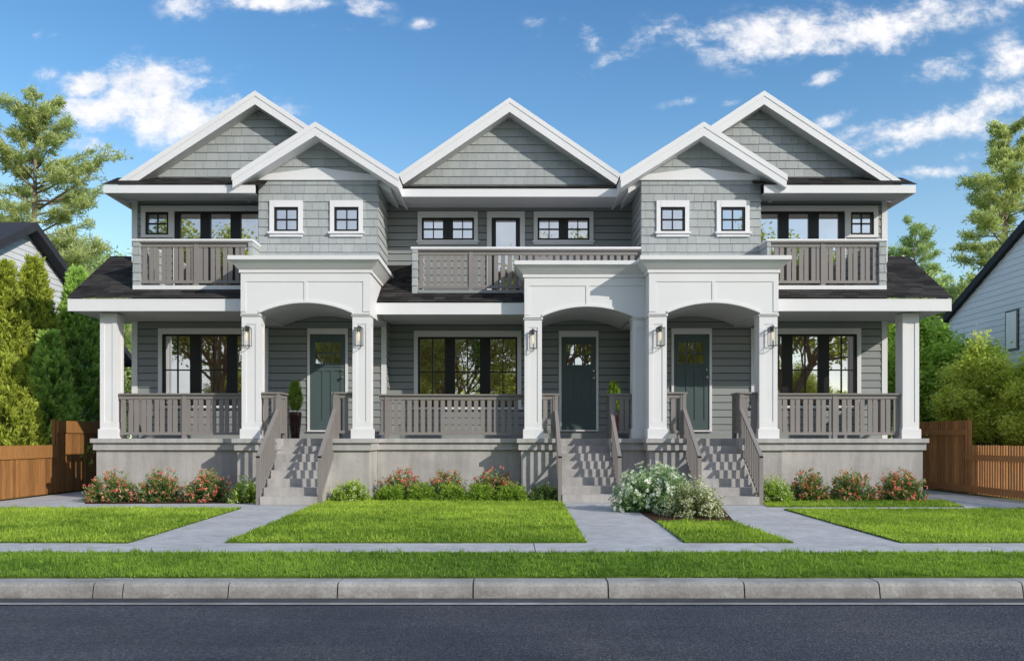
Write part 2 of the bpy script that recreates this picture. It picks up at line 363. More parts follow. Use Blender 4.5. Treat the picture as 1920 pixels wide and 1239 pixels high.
# broken high cloud on the half of the sky behind the viewer
mr2 = nt.nodes.new('ShaderNodeMapRange'); mr2.interpolation_type = 'SMOOTHSTEP'; L(nt, wn(2.2, 7, 0.55), mr2.inputs[0]); mr2.inputs[1].default_value = 0.36; mr2.inputs[2].default_value = 0.62
back = mth('MULTIPLY', mth('MULTIPLY', mr2.outputs[0], 0.75), mth('SUBTRACT', 1.0, front))
cl = mth('MAXIMUM', mth('MULTIPLY', fcl, 0.97), back)
shade = ramp(nt, n_fine, [(0.3, (6.4, 6.6, 7.2)), (0.6, (8.2, 8.1, 8.2))])
# sky colour by height; unseen overhead part brightened to add fill light
hs = nt.nodes.new('ShaderNodeHueSaturation'); hs.inputs['Saturation'].default_value = 1.10; hs.inputs['Value'].default_value = 1.0; L(nt, sky.outputs[0], hs.inputs['Color'])
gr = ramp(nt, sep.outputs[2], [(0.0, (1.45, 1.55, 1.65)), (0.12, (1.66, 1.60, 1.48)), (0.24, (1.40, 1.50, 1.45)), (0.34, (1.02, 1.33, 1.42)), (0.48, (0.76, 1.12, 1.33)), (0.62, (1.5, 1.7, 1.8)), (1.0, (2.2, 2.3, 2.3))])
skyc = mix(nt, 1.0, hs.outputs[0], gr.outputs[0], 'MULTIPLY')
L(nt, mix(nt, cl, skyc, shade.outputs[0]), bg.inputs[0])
SC.view_settings.view_transform = 'Standard'; SC.view_settings.look = 'None'; SC.view_settings.exposure = 0; SC.view_settings.gamma = 1
SC.cycles.max_bounces = 8; SC.cycles.transparent_max_bounces = 12; SC.cycles.use_denoising = True
try: SC.cycles.denoiser = 'OPENIMAGEDENOISE'
except Exception: pass

# ------------------------------------------------------------------ setting: ground, road, paths
def struct(o): o['kind'] = 'structure'; return o
def sheet(name, pts, z, mat, parent=None, thick=0.0):
    mb = MB(); mb.poly([(p[0], p[1], z) for p in pts], mat)
    if thick:
        n = len(pts)
        for i in range(n):
            a, b2 = pts[i], pts[(i+1) % n]; mb.poly([(b2[0], b2[1], z), (a[0], a[1], z), (a[0], a[1], z-thick), (b2[0], b2[1], z-thick)], mat)
    return mb.build(name, parent)
YR, YK0, YK1, YS0, YS1 = 7.46, 7.50, 7.72, 9.36, 10.38
ROADZ = -0.135
struct(sheet('ground', [(-600, YK1), (600, YK1), (600, 1200), (-600, 1200)], -0.03, 'far_ground'))
struct(sheet('ground', [(-600, -600), (600, -600), (600, -5.0), (-600, -5.0)], -0.03, 'far_ground'))
struct(sheet('road', [(-600, -5.0), (600, -5.0), (600, YR), (-600, YR)], ROADZ, 'asphalt'))
struct(sheet('gutter', [(-80, 7.24), (80, 7.24), (80, YR+0.02), (-80, YR+0.02)], ROADZ+0.004, 'gutter'))
struct(sheet('road_marking', [(-80, 7.17), (80, 7.17), (80, 7.255), (-80, 7.255)], ROADZ+0.008, 'line'))
# far kerb
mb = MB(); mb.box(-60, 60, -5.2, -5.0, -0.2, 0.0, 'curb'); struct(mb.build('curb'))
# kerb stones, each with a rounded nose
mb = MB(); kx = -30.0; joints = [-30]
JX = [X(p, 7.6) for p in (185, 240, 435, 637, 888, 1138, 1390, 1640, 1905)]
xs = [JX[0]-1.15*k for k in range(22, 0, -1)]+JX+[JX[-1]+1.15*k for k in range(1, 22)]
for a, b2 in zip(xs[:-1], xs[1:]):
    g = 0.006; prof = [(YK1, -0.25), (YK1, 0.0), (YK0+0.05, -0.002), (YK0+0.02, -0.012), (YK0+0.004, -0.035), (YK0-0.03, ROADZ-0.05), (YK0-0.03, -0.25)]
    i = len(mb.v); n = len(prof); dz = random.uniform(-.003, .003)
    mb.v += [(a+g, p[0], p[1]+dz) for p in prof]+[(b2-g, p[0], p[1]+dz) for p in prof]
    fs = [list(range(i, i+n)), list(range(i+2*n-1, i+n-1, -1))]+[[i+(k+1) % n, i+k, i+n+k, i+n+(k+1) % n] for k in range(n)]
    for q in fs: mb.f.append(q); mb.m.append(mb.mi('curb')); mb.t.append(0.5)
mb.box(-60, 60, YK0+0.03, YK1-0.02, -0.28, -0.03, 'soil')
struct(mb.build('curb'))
# sidewalk slabs with joints
mb = MB(); js = [G(p, 1029)[0] for p in (-420, -180, 150, 385, 605, 1003, 1440, 1650, 1880, 2200)]
js = [-60+3*k for k in range(17)]+js+[12+3*k for k in range(16)]
js = sorted(j for j in js)
for a, b2 in zip(js[:-1], js[1:]):
    mb.box(a+0.005, b2-0.005, YS0, YS1, -0.08, 0.0+random.uniform(-.002, .002), 'path')
struct(mb.build('sidewalk'))
yb = 30.0
Yn = YS1+0.006
P_ = {}
walks = [
 [G(240, 1018), G(422, 1018), G(608, 938), G(478, 938)],
 [G(1100, 1018), G(1280, 1018), G(1168, 938), G(1050, 938)],
 [G(1488, 1018), G(1690, 1018), G(1430, 938), G(1320, 938)],
]
struct(sheet('path', [(-9.85, Yn), (9.85, Yn), (9.85, yb), (-9.85, yb)], -0.004, 'path'))
# lawns
lawns = {
 'left': [(-16, Yn), G(240, 1018.0), G(452, 953), (-16, GY(953))],
 'centre': [G(422, 1018), G(1100, 1018), G(1052, 939), (-2.75, 18.2), (-3.46, 17.3), G(604, 941)],
 'island': [G(1284, 1018), G(1488, 1018), G(1377, 980), G(1232, 978)],
 'right': [G(1692, 1018), (16, Yn), (16, GY(955)), G(1470, 955)],
 'strip': [G(1440, 950), G(1808, 950), G(1768, 938.5), G(1425, 938.5)],
 'verge': [(-16, YK1+0.005), (16, YK1+0.005), (16, YS0-0.01), (-16, YS0-0.01)],
}
def inside(pts, poly):
    x, y = pts[:, 0], pts[:, 1]; c = np.zeros(len(x), bool); n = len(poly)
    for i in range(n):
        x0, y0 = poly[i]; x1, y1 = poly[(i+1) % n]
        cond = ((y0 > y) != (y1 > y)); 
        with np.errstate(divide='ignore', invalid='ignore'):
            xx = (x1-x0)*(y-y0)/((y1-y0) if y1 != y0 else 1e-9)+x0
        c ^= cond & (x < xx)
    return c
def npmesh(name, verts, faces_per, mat, tint, parent=None, k=3):
    n = len(verts)//k
    me = bpy.data.meshes.new(name)
    me.vertices.add(len(verts)); me.vertices.foreach_set('co', verts.astype(np.float32).ravel())
    me.loops.add(n*k); me.loops.foreach_set('vertex_index', np.arange(n*k, dtype=np.int32))
    me.polygons.add(n); me.polygons.foreach_set('loop_start', np.arange(0, n*k, k, dtype=np.int32))
    me.polygons.foreach_set('loop_total', np.full(n, k, np.int32))
    me.materials.append(M[mat])
    at = me.attributes.new('tint', 'FLOAT', 'FACE'); at.data.foreach_set('value', np.clip(tint, 0, 1).astype(np.float32))
    me.update(calc_edges=True); me.validate()
    return link(name, me, parent)
def vnoise(x, y, s, seed):
    # cheap smooth value noise
    r = np.random.default_rng(seed); g = r.random((900, 500)); fx = np.clip((x+22)*s, 0, 898) if s != 1.2 else np.clip((x+100)*s, 0, 898); fy = (y+0.5)*s
    ix = fx.astype(int); iy = fy.astype(int); tx = fx-ix; ty = fy-iy; tx = tx*tx*(3-2*tx); ty = ty*ty*(3-2*ty)
    return (g[ix, iy]*(1-tx)*(1-ty)+g[ix+1, iy]*tx*(1-ty)+g[ix, iy+1]*(1-tx)*ty+g[ix+1, iy+1]*tx*ty)
def grass(name, poly, dens, mat, h=0.045, wd=0.006, edge=0.03):
    xs_ = [p[0] for p in poly]; ys_ = [p[1] for p in poly]
    x0, x1, y0, y1 = max(-12.5, min(xs_)), min(12.5, max(xs_)), min(ys_), max(ys_)
    n = int((x1-x0)*(y1-y0)*dens); p = np.stack([RNG.uniform(x0, x1, n), RNG.uniform(y0, y1, n)], 1)
    jit = 0.03*(np.stack([vnoise(p[:, 0], p[:, 1], 5, 9), vnoise(p[:, 0], p[:, 1], 5, 10)], 1)-0.5)+RNG.normal(0, 0.012, p.shape)
    q = (p+jit)[inside(p, poly)]; n = len(q)
    c = vnoise(q[:, 0], q[:, 1], 1.7, 3)*0.5+vnoise(q[:, 0], q[:, 1], 6, 4)*0.3+vnoise(q[:, 0], q[:, 1], 0.45, 5)*0.5
    hh = h*RNG.uniform(0.45, 1.25, n)*(0.7+0.6*vnoise(q[:, 0], q[:, 1], 9, 6)); th = RNG.uniform(0, 2*np.pi, n)
    lean = hh[:, None]*RNG.normal(0, 0.45, (n, 2)); hh *= 0.75+0.9*(vnoise(q[:, 0], q[:, 1], 14, 8) > 0.72); wx = np.stack([np.cos(th), np.sin(th)], 1)*wd*RNG.uniform(0.7, 1.4, (n, 1))
    V = np.zeros((n, 3, 3)); V[:, 0, :2] = q-wx; V[:, 1, :2] = q+wx; V[:, 2, :2] = q+lean; V[:, 0:2, 2] = 0.012; V[:, 2, 2] = 0.012+hh
    t = 0.0+1.0*(c-0.27)+RNG.normal(0, 0.18, n); t = np.where(RNG.random(n) < 0.03, 1.0, t)
    o = npmesh(name, V.reshape(-1, 3), 1, mat, t)
    o['kind'] = 'stuff'; return o
for nm, poly in lawns.items():
    struct(sheet('turf', poly, 0.014, 'turf', thick=0.03))
    g = grass('grass', poly, 5600 if nm == 'verge' else 3000, 'grass_cool' if nm == 'verge' else 'grass', 0.034 if nm == 'verge' else 0.034, 0.0042 if nm == 'verge' else 0.0058)
    g['label'] = {'left': 'mown lawn left of the leftmost path', 'centre': 'wide mown lawn in front of the middle unit', 'island': 'small lawn patch between the two right paths',
                  'right': 'mown lawn right of the rightmost path', 'strip': 'narrow strip of grass before the right flower bushes', 'verge': 'long grass verge between sidewalk and kerb'}[nm]
    g['category'] = 'grass'
# planting beds
struct(sheet('soil_bed', [G(1170, 942), G(1345, 942), G(1380, 981), G(1230, 979)], 0.004, 'soil'))
struct(sheet('soil_bed', [G(158, 944), G(478, 943), (-4.66, 18.2), (-8.6, 18.2)], 0.0, 'soil'))
struct(sheet('soil_bed', [(4.66, 18.2), G(1430, 938.3), G(1735, 938.3), (8.5, 18.2)], 0.0, 'soil'))

# ------------------------------------------------------------------ the building
H = empty('townhouse', (0, 18, 0))
H.location = (0, 0, 0)
tag(H, 'grey shingled two storey row of three townhouses with white gables, porches and balconies', 'townhouse')
YL, YC, YB = 19.45, 20.05, 18.65
XW = 8.22
def openings_frame(): pass
def part(mb, name, parent=None): return mb.build(name, parent if parent is not None else H)

def window(sx, px0, px1, py0, py1, Y, sashes, mun, trim_px, sill=True, room=1.6, curtain=None, head=None):
    """black frame between px0..px1 / py0..py1 at wall plane Y; sashes: list of (px0,px1); trim_px=(l,r,t,b)"""
    x0, x1, z1, z0 = X(px0, Y), X(px1, Y), Z(py0, Y), Z(py1, Y)
    tl, tr_, tt, tb = X(trim_px[0], Y), X(trim_px[1], Y), Z(trim_px[2], Y), Z(trim_px[3], Y)
    mb = MB(sx); yf = Y-0.045
    mb.box(tl, x0, yf, Y+0.03, tb, tt, 'white'); mb.box(x1, tr_, yf, Y+0.03, tb, tt, 'white')
    mb.box(x0, x1, yf-0.004, Y+0.03, z1, tt, 'white'); mb.box(x0, x1, yf-0.004, Y+0.03, tb, z0, 'white')
    if sill: mb.box(tl-0.03, tr_+0.03, yf-0.035, Y, z0-0.05, z0-0.012, 'white')
    wnd = part(mb, 'window')
    mb = MB(sx); fy0, fy1 = Y-0.02, Y+0.05; e = 0.0
    # solid black frame around the sash openings
    mg = 0.045
    sz0, sz1 = z0+mg, z1-mg
    mb.box(x0, x1, fy0, fy1, z0, sz0, 'black'); mb.box(x0, x1, fy0, fy1, sz1, z1, 'black')
    cur = x0
    for (a, b2) in sashes:
        xa, xb = X(a, Y), X(b2, Y)
        mb.box(cur, xa, fy0, fy1, sz0, sz1, 'black'); cur = xb
        if mun:
            mx_ = (xa+xb)/2; mz = (sz0+sz1)/2; t = 0.011
            mb.box(mx_-t, mx_+t, fy0+0.012, fy1, sz0, sz1, 'black'); mb.box(xa, xb, fy0+0.010, fy1-0.002, mz-t*1.2, mz+t*1.2, 'black')
    mb.box(cur, x1, fy0, fy1, sz0, sz1, 'black')
    part(mb, 'frame', wnd)
    for (a, b2) in sashes:
        mb = MB(sx); xa, xb = X(a, Y), X(b2, Y)
        mb.poly([(xa, Y+0.02, sz0), (xb, Y+0.02, sz0), (xb, Y+0.02, sz1), (xa, Y+0.02, sz1)], 'glass'); part(mb, 'pane', wnd)
    if room:
        mb = MB(sx); a, b2, c, d = x0-0.3, x1+0.3, z0-0.3, z1+0.25; ya, yb_ = Y+0.06, Y+room
        mb.poly([(a, yb_, c), (b2, yb_, c), (b2, yb_, d), (a, yb_, d)], 'room'); mb.poly([(a, ya, c), (a, yb_, c), (a, yb_, d), (a, ya, d)], 'room')
        mb.poly([(b2, yb_, c), (b2, ya, c), (b2, ya, d), (b2, yb_, d)], 'room'); mb.poly([(a, ya, d), (a, yb_, d), (b2, yb_, d), (b2, ya, d)], 'room')
        mb.poly([(a, ya, c), (b2, ya, c), (b2, yb_, c), (a, yb_, c)], 'room'); part(mb, 'room', wnd)
    for (ca, cb) in (curtain or []):
        mb = MB(sx); xa, xb = X(ca, Y), X(cb, Y); n = 14
        pts = [(xa+(xb-xa)*k/n, Y+0.14+0.035*math.sin(k*2.1)) for k in range(n+1)]
        for p, q in zip(pts[:-1], pts[1:]): mb.poly([(p[0], p[1], z0-0.2), (q[0], q[1], z0-0.2), (q[0], q[1], z1+0.1), (p[0], p[1], z1+0.1)], 'curtain')
        part(mb, 'curtain', wnd)
    return (x0-0.01, x1+0.01, z0-0.01, z1+0.01)

def door(sx, px0, px1, py0, py1, Y, trim_px, lite, top_trim):
    x0, x1, z1, z0 = X(px0, Y), X(px1, Y), Z(py0, Y), Z(py1, Y)
    tl, tr_, tt = X(trim_px[0], Y), X(trim_px[1], Y), Z(top_trim, Y); yf = Y-0.045
    d = MB(sx); la, lb, lt, lz = X(lite[0], Y), X(lite[1], Y), Z(lite[2], Y), Z(lite[3], Y)
    y0, y1 = Y-0.012, Y+0.03
    d.box(x0, la, y0, y1, z0, z1, 'door'); d.box(lb, x1, y0, y1, z0, z1, 'door'); d.box(la, lb, y0, y1, z0, lz, 'door'); d.box(la, lb, y0, y1, lt, z1, 'door')
    # muntins of the six-lite, ledge, raised stiles around three panels
    for k in (1, 2): xm = la+(lb-la)*k/3; d.box(xm-0.012, xm+0.012, y0-0.004, y1, lz, lt, 'door')
    zm = (lz+lt)/2; d.box(la, lb, y0-0.003, y1-0.003, zm-0.012, zm+0.012, 'door')
    d.box(la-0.045, lb+0.045, y0-0.03, y0, lz-0.075, lz-0.045, 'door')
    pt = lz-0.16; pb = z0+0.22; w_ = x1-x0; st = 0.11
    d.box(x0, x0+st, y0-0.014, y0, z0, z1, 'door'); d.box(x1-st, x1, y0-0.014, y0, z0, z1, 'door')
    d.box(x0+st, x1-st, y0-0.014, y0, z0, pb, 'door'); d.box(x0+st, x1-st, y0-0.014, y0, pt, lz-0.075, 'door')
    iw = (w_-2*st)
    for k in (1, 2): xm = x0+st+iw*k/3; d.box(xm-0.028, xm+0.028, y0-0.014, y0, pb, pt, 'door')
    D = part(d, 'door')
    t = MB(sx); t.box(tl, x0, yf, Y+0.03, z0, tt, 'white'); t.box(x1, tr_, yf, Y+0.03, z0, tt, 'white'); t.box(x0, x1, yf-0.003, Y+0.03, z1, tt, 'white')
    t.box(tl, tr_, yf-0.03, Y, z0-0.03, z0, 'white'); part(t, 'door_trim', D)
    g = MB(sx); g.poly([(la, Y+0.012, lz), (lb, Y+0.012, lz), (lb, Y+0.012, lt), (la, Y+0.012, lt)], 'glass'); part(g, 'pane', D)
    r = MB(sx); r.box(x0-0.1, x1+0.1, Y+1.2, Y+1.25, z0, z1, 'room'); part(r, 'room', D)
    k = MB(sx); kx = x1-0.06 if sx > 0 else x0+0.06
    k.tube([(kx, y0-0.014, lz-0.30), (kx, y0-0.06, lz-0.30)], [0.013, 0.013], 'knob'); k.tube([(kx, y0-0.055, lz-0.30), (kx, y0-0.07, lz-0.30), (kx, y0-0.09, lz-0.30)], [0.03, 0.034, 0.018], 'knob', 10)
    part(k, 'handle', D); k = MB(sx); k.box(kx-0.018, kx+0.018, y0-0.05, y0-0.014, lz-0.16, lz-0.12, 'knob'); part(k, 'lock', D)
    return (x0-0.01, x1+0.01, z0-0.01, z1+0.01)

LAP, SHK = 0.160, 0.175
def lapwall(sx, x0, x1, Y, z0, z1, hs, name='wall', seed=0):
    mb = MB(sx)
    field(mb, (0, Y, 0), XU, ZU, holes(x0, x1, z0, z1, hs), 'lap', LAP, None, 0.020, 0.017, seed, v0=1.21-0.01)
    return part(mb, name)
def shakewall(sx, x0, x1, Y, z0, z1, hs, name='wall', seed=0):
    mb = MB(sx)
    field(mb, (0, Y, 0), XU, ZU, holes(x0, x1, z0, z1, hs), 'shake', SHK, (0.15, 0.29), 0.020, 0.012, seed, v0=0.03)
    return part(mb, name)

def column(sx, x0, x1, y0, y1, z0, z1, cap=True, name='column'):
    mb = MB(sx); t = 0.012
    mb.box(x0+t, x1-t, y0+t, y1-t, z0+0.19, z1, 'white')
    st = 0.085; ztop = z1-0.19; zb = z0+0.33
    for (a, b2) in ((x0, x0+st), (x1-st, x1)):
        mb.box(a, b2, y0, y0+t, z0+0.19, z1-(0.0 if not cap else 0.02), 'white')
    mb.box(x0+st, x1-st, y0+0.001, y0+t, ztop, z1-(0.0 if not cap else 0.02), 'white'); mb.box(x0+st, x1-st, y0+0.001, y0+t, z0+0.19, zb, 'white')
    for xx in ((x0, x0+t), (x1-t, x1)):
        mb.box(xx[0], xx[1], y0+t, y0+st, z0+0.19, z1-0.02, 'white'); mb.box(xx[0], xx[1], y1-st, y1, z0+0.19, z1-0.02, 'white')
        mb.box(xx[0], xx[1], y0+st, y1-st, ztop, z1-0.02, 'white'); mb.box(xx[0], xx[1], y0+st, y1-st, z0+0.19, zb, 'white')
    e = 0.028; mb.box(x0-e, x1+e, y0-e, y1+e, z0, z0+0.19, 'white')
    if cap:
        mb.box(x0-0.022, x1+0.022, y0-0.022, y1+0.022, z1-0.03, z1+0.012, 'white')
    return part(mb, name)

def portico(sx, x0, x1, yf, back, cback, side_cols, x1beam=None, lrail=None):
    """arched beam with cornice on square columns; side_cols: list of (xa,xb) columns"""
    zc, zs, za = 3.64, 3.665, 3.865
    xa, xb = side_cols[0][1], side_cols[1][0]
    xe = x1 if x1beam is None else x1beam
    n = 28; arc = []
    R = ((xb-xa)**2/4+(za-zs)**2)/(2*(za-zs)); xc = (xa+xb)/2; zc0 = za-R; th = math.asin((xb-xa)/2/R)
    for k in range(n+1):
        a = -th+2*th*k/n; arc.append((xc+R*math.sin(a), zc0+R*math.cos(a)))
    mb = MB(sx); ZT = 4.52
    # beam as strips between arch and top so every face stays planar
    segs = [(x0, xa, zc, zc)]+[(arc[k][0], arc[k+1][0], arc[k][1], arc[k+1][1]) for k in range(n)]+[(xb, xe, zc, zc)]
    for (a, b2, za_, zb_) in segs:
        mb.poly([(a, yf, za_), (b2, yf, zb_), (b2, yf, ZT), (a, yf, ZT)], 'white')
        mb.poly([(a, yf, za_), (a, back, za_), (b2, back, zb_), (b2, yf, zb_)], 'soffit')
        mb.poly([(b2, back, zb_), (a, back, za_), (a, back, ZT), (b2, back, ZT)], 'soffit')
    mb.poly([(x0, back, zc), (x0, yf, zc), (x0, yf, ZT), (x0, back, ZT)], 'white')
    mb.poly([(xe, yf, zc), (xe, back, zc), (xe, back, ZT), (xe, yf, ZT)], 'white')
    mb.poly([(xa, back, zc), (xa, yf, zc), (xa, yf, arc[0][1]), (xa, back, arc[0][1])], 'soffit')
    # shallow panels: battens proud of the face
    pt = 4.277; p = 0.012
    mb.box(x0+0.001, xe, yf-p, yf, pt, 4.45, 'white')
    mb.box(xc-0.03-0.0, xc+0.03, yf-p, yf, za+0.04, pt, 'white')
    mb.box(x0+0.001, x0+0.10, yf-p, yf, zc+0.05, pt, 'white')
    if x1beam is None: mb.box(xe-0.14, xe-0.001, yf-p, yf, zc+0.05, pt, 'white')
    # arch trim
    for k in range(n):
        (a, z_a), (b2, z_b) = arc[k], arc[k+1]
        w_ = 0.042; y0 = yf-0.022
        i = [(a, y0, z_a-0.004), (b2, y0, z_b-0.004), (b2, yf+0.05, z_b-0.004), (a, yf+0.05, z_a-0.004), (a, y0, z_a+w_), (b2, y0, z_b+w_), (b2, yf+0.05, z_b+w_), (a, yf+0.05, z_a+w_)]
        mb.hexa(i, 'white')
    B = part(mb, 'portico_beam')
    c = MB(sx)
    e = 0.03; e2 = 0.20; xr = e if x1beam is None else 0
    c.box(x0-e, xe+xr, yf-e, cback-0.04, 4.446, 4.515, 'white')
    xr2 = e2 if x1beam is None else 0
    c.hexa([(x0-e-0.01, yf-e-0.01, 4.515), (xe+xr+(0.01 if xr else 0), yf-e-0.01, 4.515), (xe+xr+(0.01 if xr else 0), cback-0.04, 4.515), (x0-e-0.01, cback-0.04, 4.515),
            (x0-e2+0.015, yf-e2+0.015, 4.672), (xe+xr2-(0.015 if xr else 0), yf-e2+0.015, 4.672), (xe+xr2-(0.015 if xr else 0), cback, 4.672), (x0-e2+0.015, cback, 4.672)], 'white')
    c.box(x0-e2, xe+xr2, yf-e2, cback+0.01, 4.672, 4.752, 'white')
    part(c, 'cornice')
    for (a, b2) in side_cols: column(sx, a, b2, yf+0.04, yf+0.04+0.36, 1.207, 3.64)

def railing(sx, a, b2, ztop, zbot, floor, post=None, name='railing', width=0.088, g1=0.02, g2=0.066, end_posts=()):
    """straight level railing along x or y between points a and b2 (x,y)"""
    mb = MB(sx); A = Vector((a[0], a[1], 0)); B = Vector((b2[0], b2[1], 0)); d = (B-A); Ln = d.length; d.normalize(); s = Vector((-d.y, d.x, 0))
    def bar(u0, u1, w_, z0, z1, off=0):
        p = [A+d*u0-s*w_/2+s*off, A+d*u1-s*w_/2+s*off, A+d*u1+s*w_/2+s*off, A+d*u0+s*w_/2+s*off]
        # make ccw from above
        mb.hexa([(q.x, q.y, z0) for q in p]+[(q.x, q.y, z1) for q in p], 'rail', 0.5)
    bar(0, Ln, 0.13, ztop-0.032, ztop); bar(0, Ln, 0.055, ztop-0.115, ztop-0.032)
    bar(0, Ln, 0.055, zbot, zbot+0.055)
    u_ = 0.03; k = 0
    while u_+width < Ln-0.01:
        bar(u_, u_+width, 0.03, zbot+0.02, ztop-0.05, 0.0); u_ += width+(g1 if k % 2 else g2); k += 1
    for pu in (post or []):
        bar(pu-0.045, pu+0.045, 0.075, floor, ztop-0.032)
    return part(mb, name)

def stair_rail(sx, x, yt, zt, yb_, zb_):
    mb = MB(sx); w_ = 0.045
    n = 11
    mb.hexa([(x-0.035, yb_, zb_-0.05), (x+0.035, yb_, zb_-0.05), (x+0.035, yt, zt-0.05), (x-0.035, yt, zt-0.05), (x-0.035, yb_, zb_), (x+0.035, yb_, zb_), (x+0.035, yt, zt), (x-0.035, yt, zt)], 'rail')
    hb = 0.80; mb.hexa([(x-0.02, yb_+0.06, zb_-hb), (x+0.02, yb_+0.06, zb_-hb), (x+0.02, yt, zt-hb-0.04), (x-0.02, yt, zt-hb-0.04), (x-0.02, yb_+0.06, zb_-hb+0.045), (x+0.02, yb_+0.06, zb_-hb+0.045), (x+0.02, yt, zt-hb), (x-0.02, yt, zt-hb)], 'rail')
    for k in range(n):
        f = (k+0.5)/n; y = yb_+0.06+(yt-yb_-0.06)*f; z = zb_+(zt-zb_)*f
        mb.box(x-0.014, x+0.014, y-0.022, y+0.022, z-hb, z-0.03, 'rail')
    mb.box(x-0.037, x+0.037, yb_, yb_+0.07, 0.0, zb_-0.02, 'rail')
    return part(mb, 'stair_railing')

def stairs(sx, x0, x1, y0, step=0.25, r=0.151):
    mb = MB(sx)
    for k in range(8):
        ya = y0+k*step; ye = y0+(k+1)*step+0.0 if k < 7 else ya+0.5
        mb.box(x0, x1, ya, ye, 0.0, (k+1)*r-0.002, 'found')
    return part(mb, 'stairs')

def plinth(sx, x0, x1, y, yb_, l=True, r=True, name='foundation'):
    mb = MB(sx); l1 = 1 if l else 0; r1 = 1 if r else 0
    mb.box(x0, x1, y+0.10, yb_, 0.0, 0.985, 'found')
    mb.box(x0-0.05*l1, x1+0.05*r1, y+0.05, yb_, 0.975, 1.122, 'found' if False else 'cap')
    mb.box(x0-0.085*l1, x1+0.085*r1, y, yb_, 1.122, 1.207, 'cap')
    return part(mb, name)

def gable(sx, xc, zc, hw, slope, t, yf, yb_, wall_y, wall_z, shake=True, frieze=None, seed=0):
    """white raked slab roof with a shingled triangle behind it"""
    R = MB(sx); ze = zc-slope*hw
    R.prism([(xc-hw, ze), (xc-hw, ze-t*0.92), (xc, zc-t), (xc, zc)], yf, yb_, 'white')
    R.prism([(xc, zc), (xc, zc-t), (xc+hw, ze-t*0.92), (xc+hw, ze)], yf, yb_, 'white')
    # proud upper strip of the bargeboard
    for s in (-1, 1):
        R.prism([(xc, zc+0.034), (xc, zc-0.075), (xc+s*(hw+0.016), ze-0.085), (xc+s*(hw+0.016), ze+0.034)], yf-0.010, yf+0.019, 'white')
    G_ = part(R, 'gable_roof')
    S = MB(sx)
    for s in (-1, 1):
        S.prism([(xc, zc+0.006), (xc, zc+0.03), (xc+s*(hw+0.015), ze+0.03), (xc+s*(hw+0.015), ze+0.006)], yf+0.02, yb_, 'roof')
    part(S, 'roof_shingles', G_)
    T = MB(sx); zt = zc-t+0.01; half = (zt-wall_z)/slope
    field(T, (0, wall_y, 0), XU, ZU, [[(xc-half, wall_z), (xc+half, wall_z), (xc, zt)]], 'shake', SHK, (0.16, 0.29), 0.020, 0.012, seed, v0=wall_z-0.115)
    part(T, 'gable_wall')

def lantern(sx, px0, px1, py0, py1, Y, label):
    """wire cage wall lantern fixed on a column face at plane Y"""
    x = X((px0+px1)/2, Y)*sx; w_ = (px1-px0)*Y/F*0.88; z0, z1 = Z(py1, Y), Z(py0, Y)+0.0; dp = w_*0.9
    o = empty('wall_lantern', (x, Y, (z0+z1)/2)); tag(o, label, 'lantern', 'wall lanterns on the portico columns')
    h = (z1-z0)-0.05; zz0 = -(z1-z0)/2; zz1 = zz0+h; yb_ = -0.03; yf = yb_-dp; r = 0.0055
    mb = MB()
    for xx in (-w_/2, w_/2):
        for yy in (yb_, yf): mb.box(xx-r, xx+r, yy-r, yy+r, zz0, zz1, 'metal')
    for z in (zz0, zz1):
        mb.box(-w_/2-r, w_/2+r, yf-r, yf+r, z-r, z+r, 'metal'); mb.box(-w_/2-r, w_/2+r, yb_-r, yb_+r, z-r, z+r, 'metal')
        for xx in (-w_/2, w_/2): mb.box(xx-r*0.9, xx+r*0.9, yf+r, yb_-r, z-r*0.9, z+r*0.9, 'metal')
    mb.box(-0.012, 0.012, yf+r, -0.0, zz1+0.012, zz1+0.03, 'metal'); mb.tube([(0, (yb_+yf)/2, zz1+0.05), (0, (yb_+yf)/2, zz1-0.075)], [0.014, 0.02], 'metal')
    mb.box(-w_*0.22, w_*0.22, -0.02, -0.0005, zz1-0.05, zz1+0.045, 'metal')
    mb.build('cage', o)
    mb = MB(); mb.box(-w_/2+r, w_/2-r, yf+0.004, yf+0.006, zz0+r, zz1-r, 'lglass'); mb.build('glass', o)
    mb = MB(); cy = (yb_+yf)/2
    mb.tube([(0, cy, zz1-0.07), (0, cy, zz1-0.10), (0, cy, zz1-0.16), (0, cy, zz1-0.235), (0, cy, zz1-0.25)], [0.008, 0.015, 0.018, 0.014, 0.003], 'bulb', 10); mb.build('bulb', o, True)

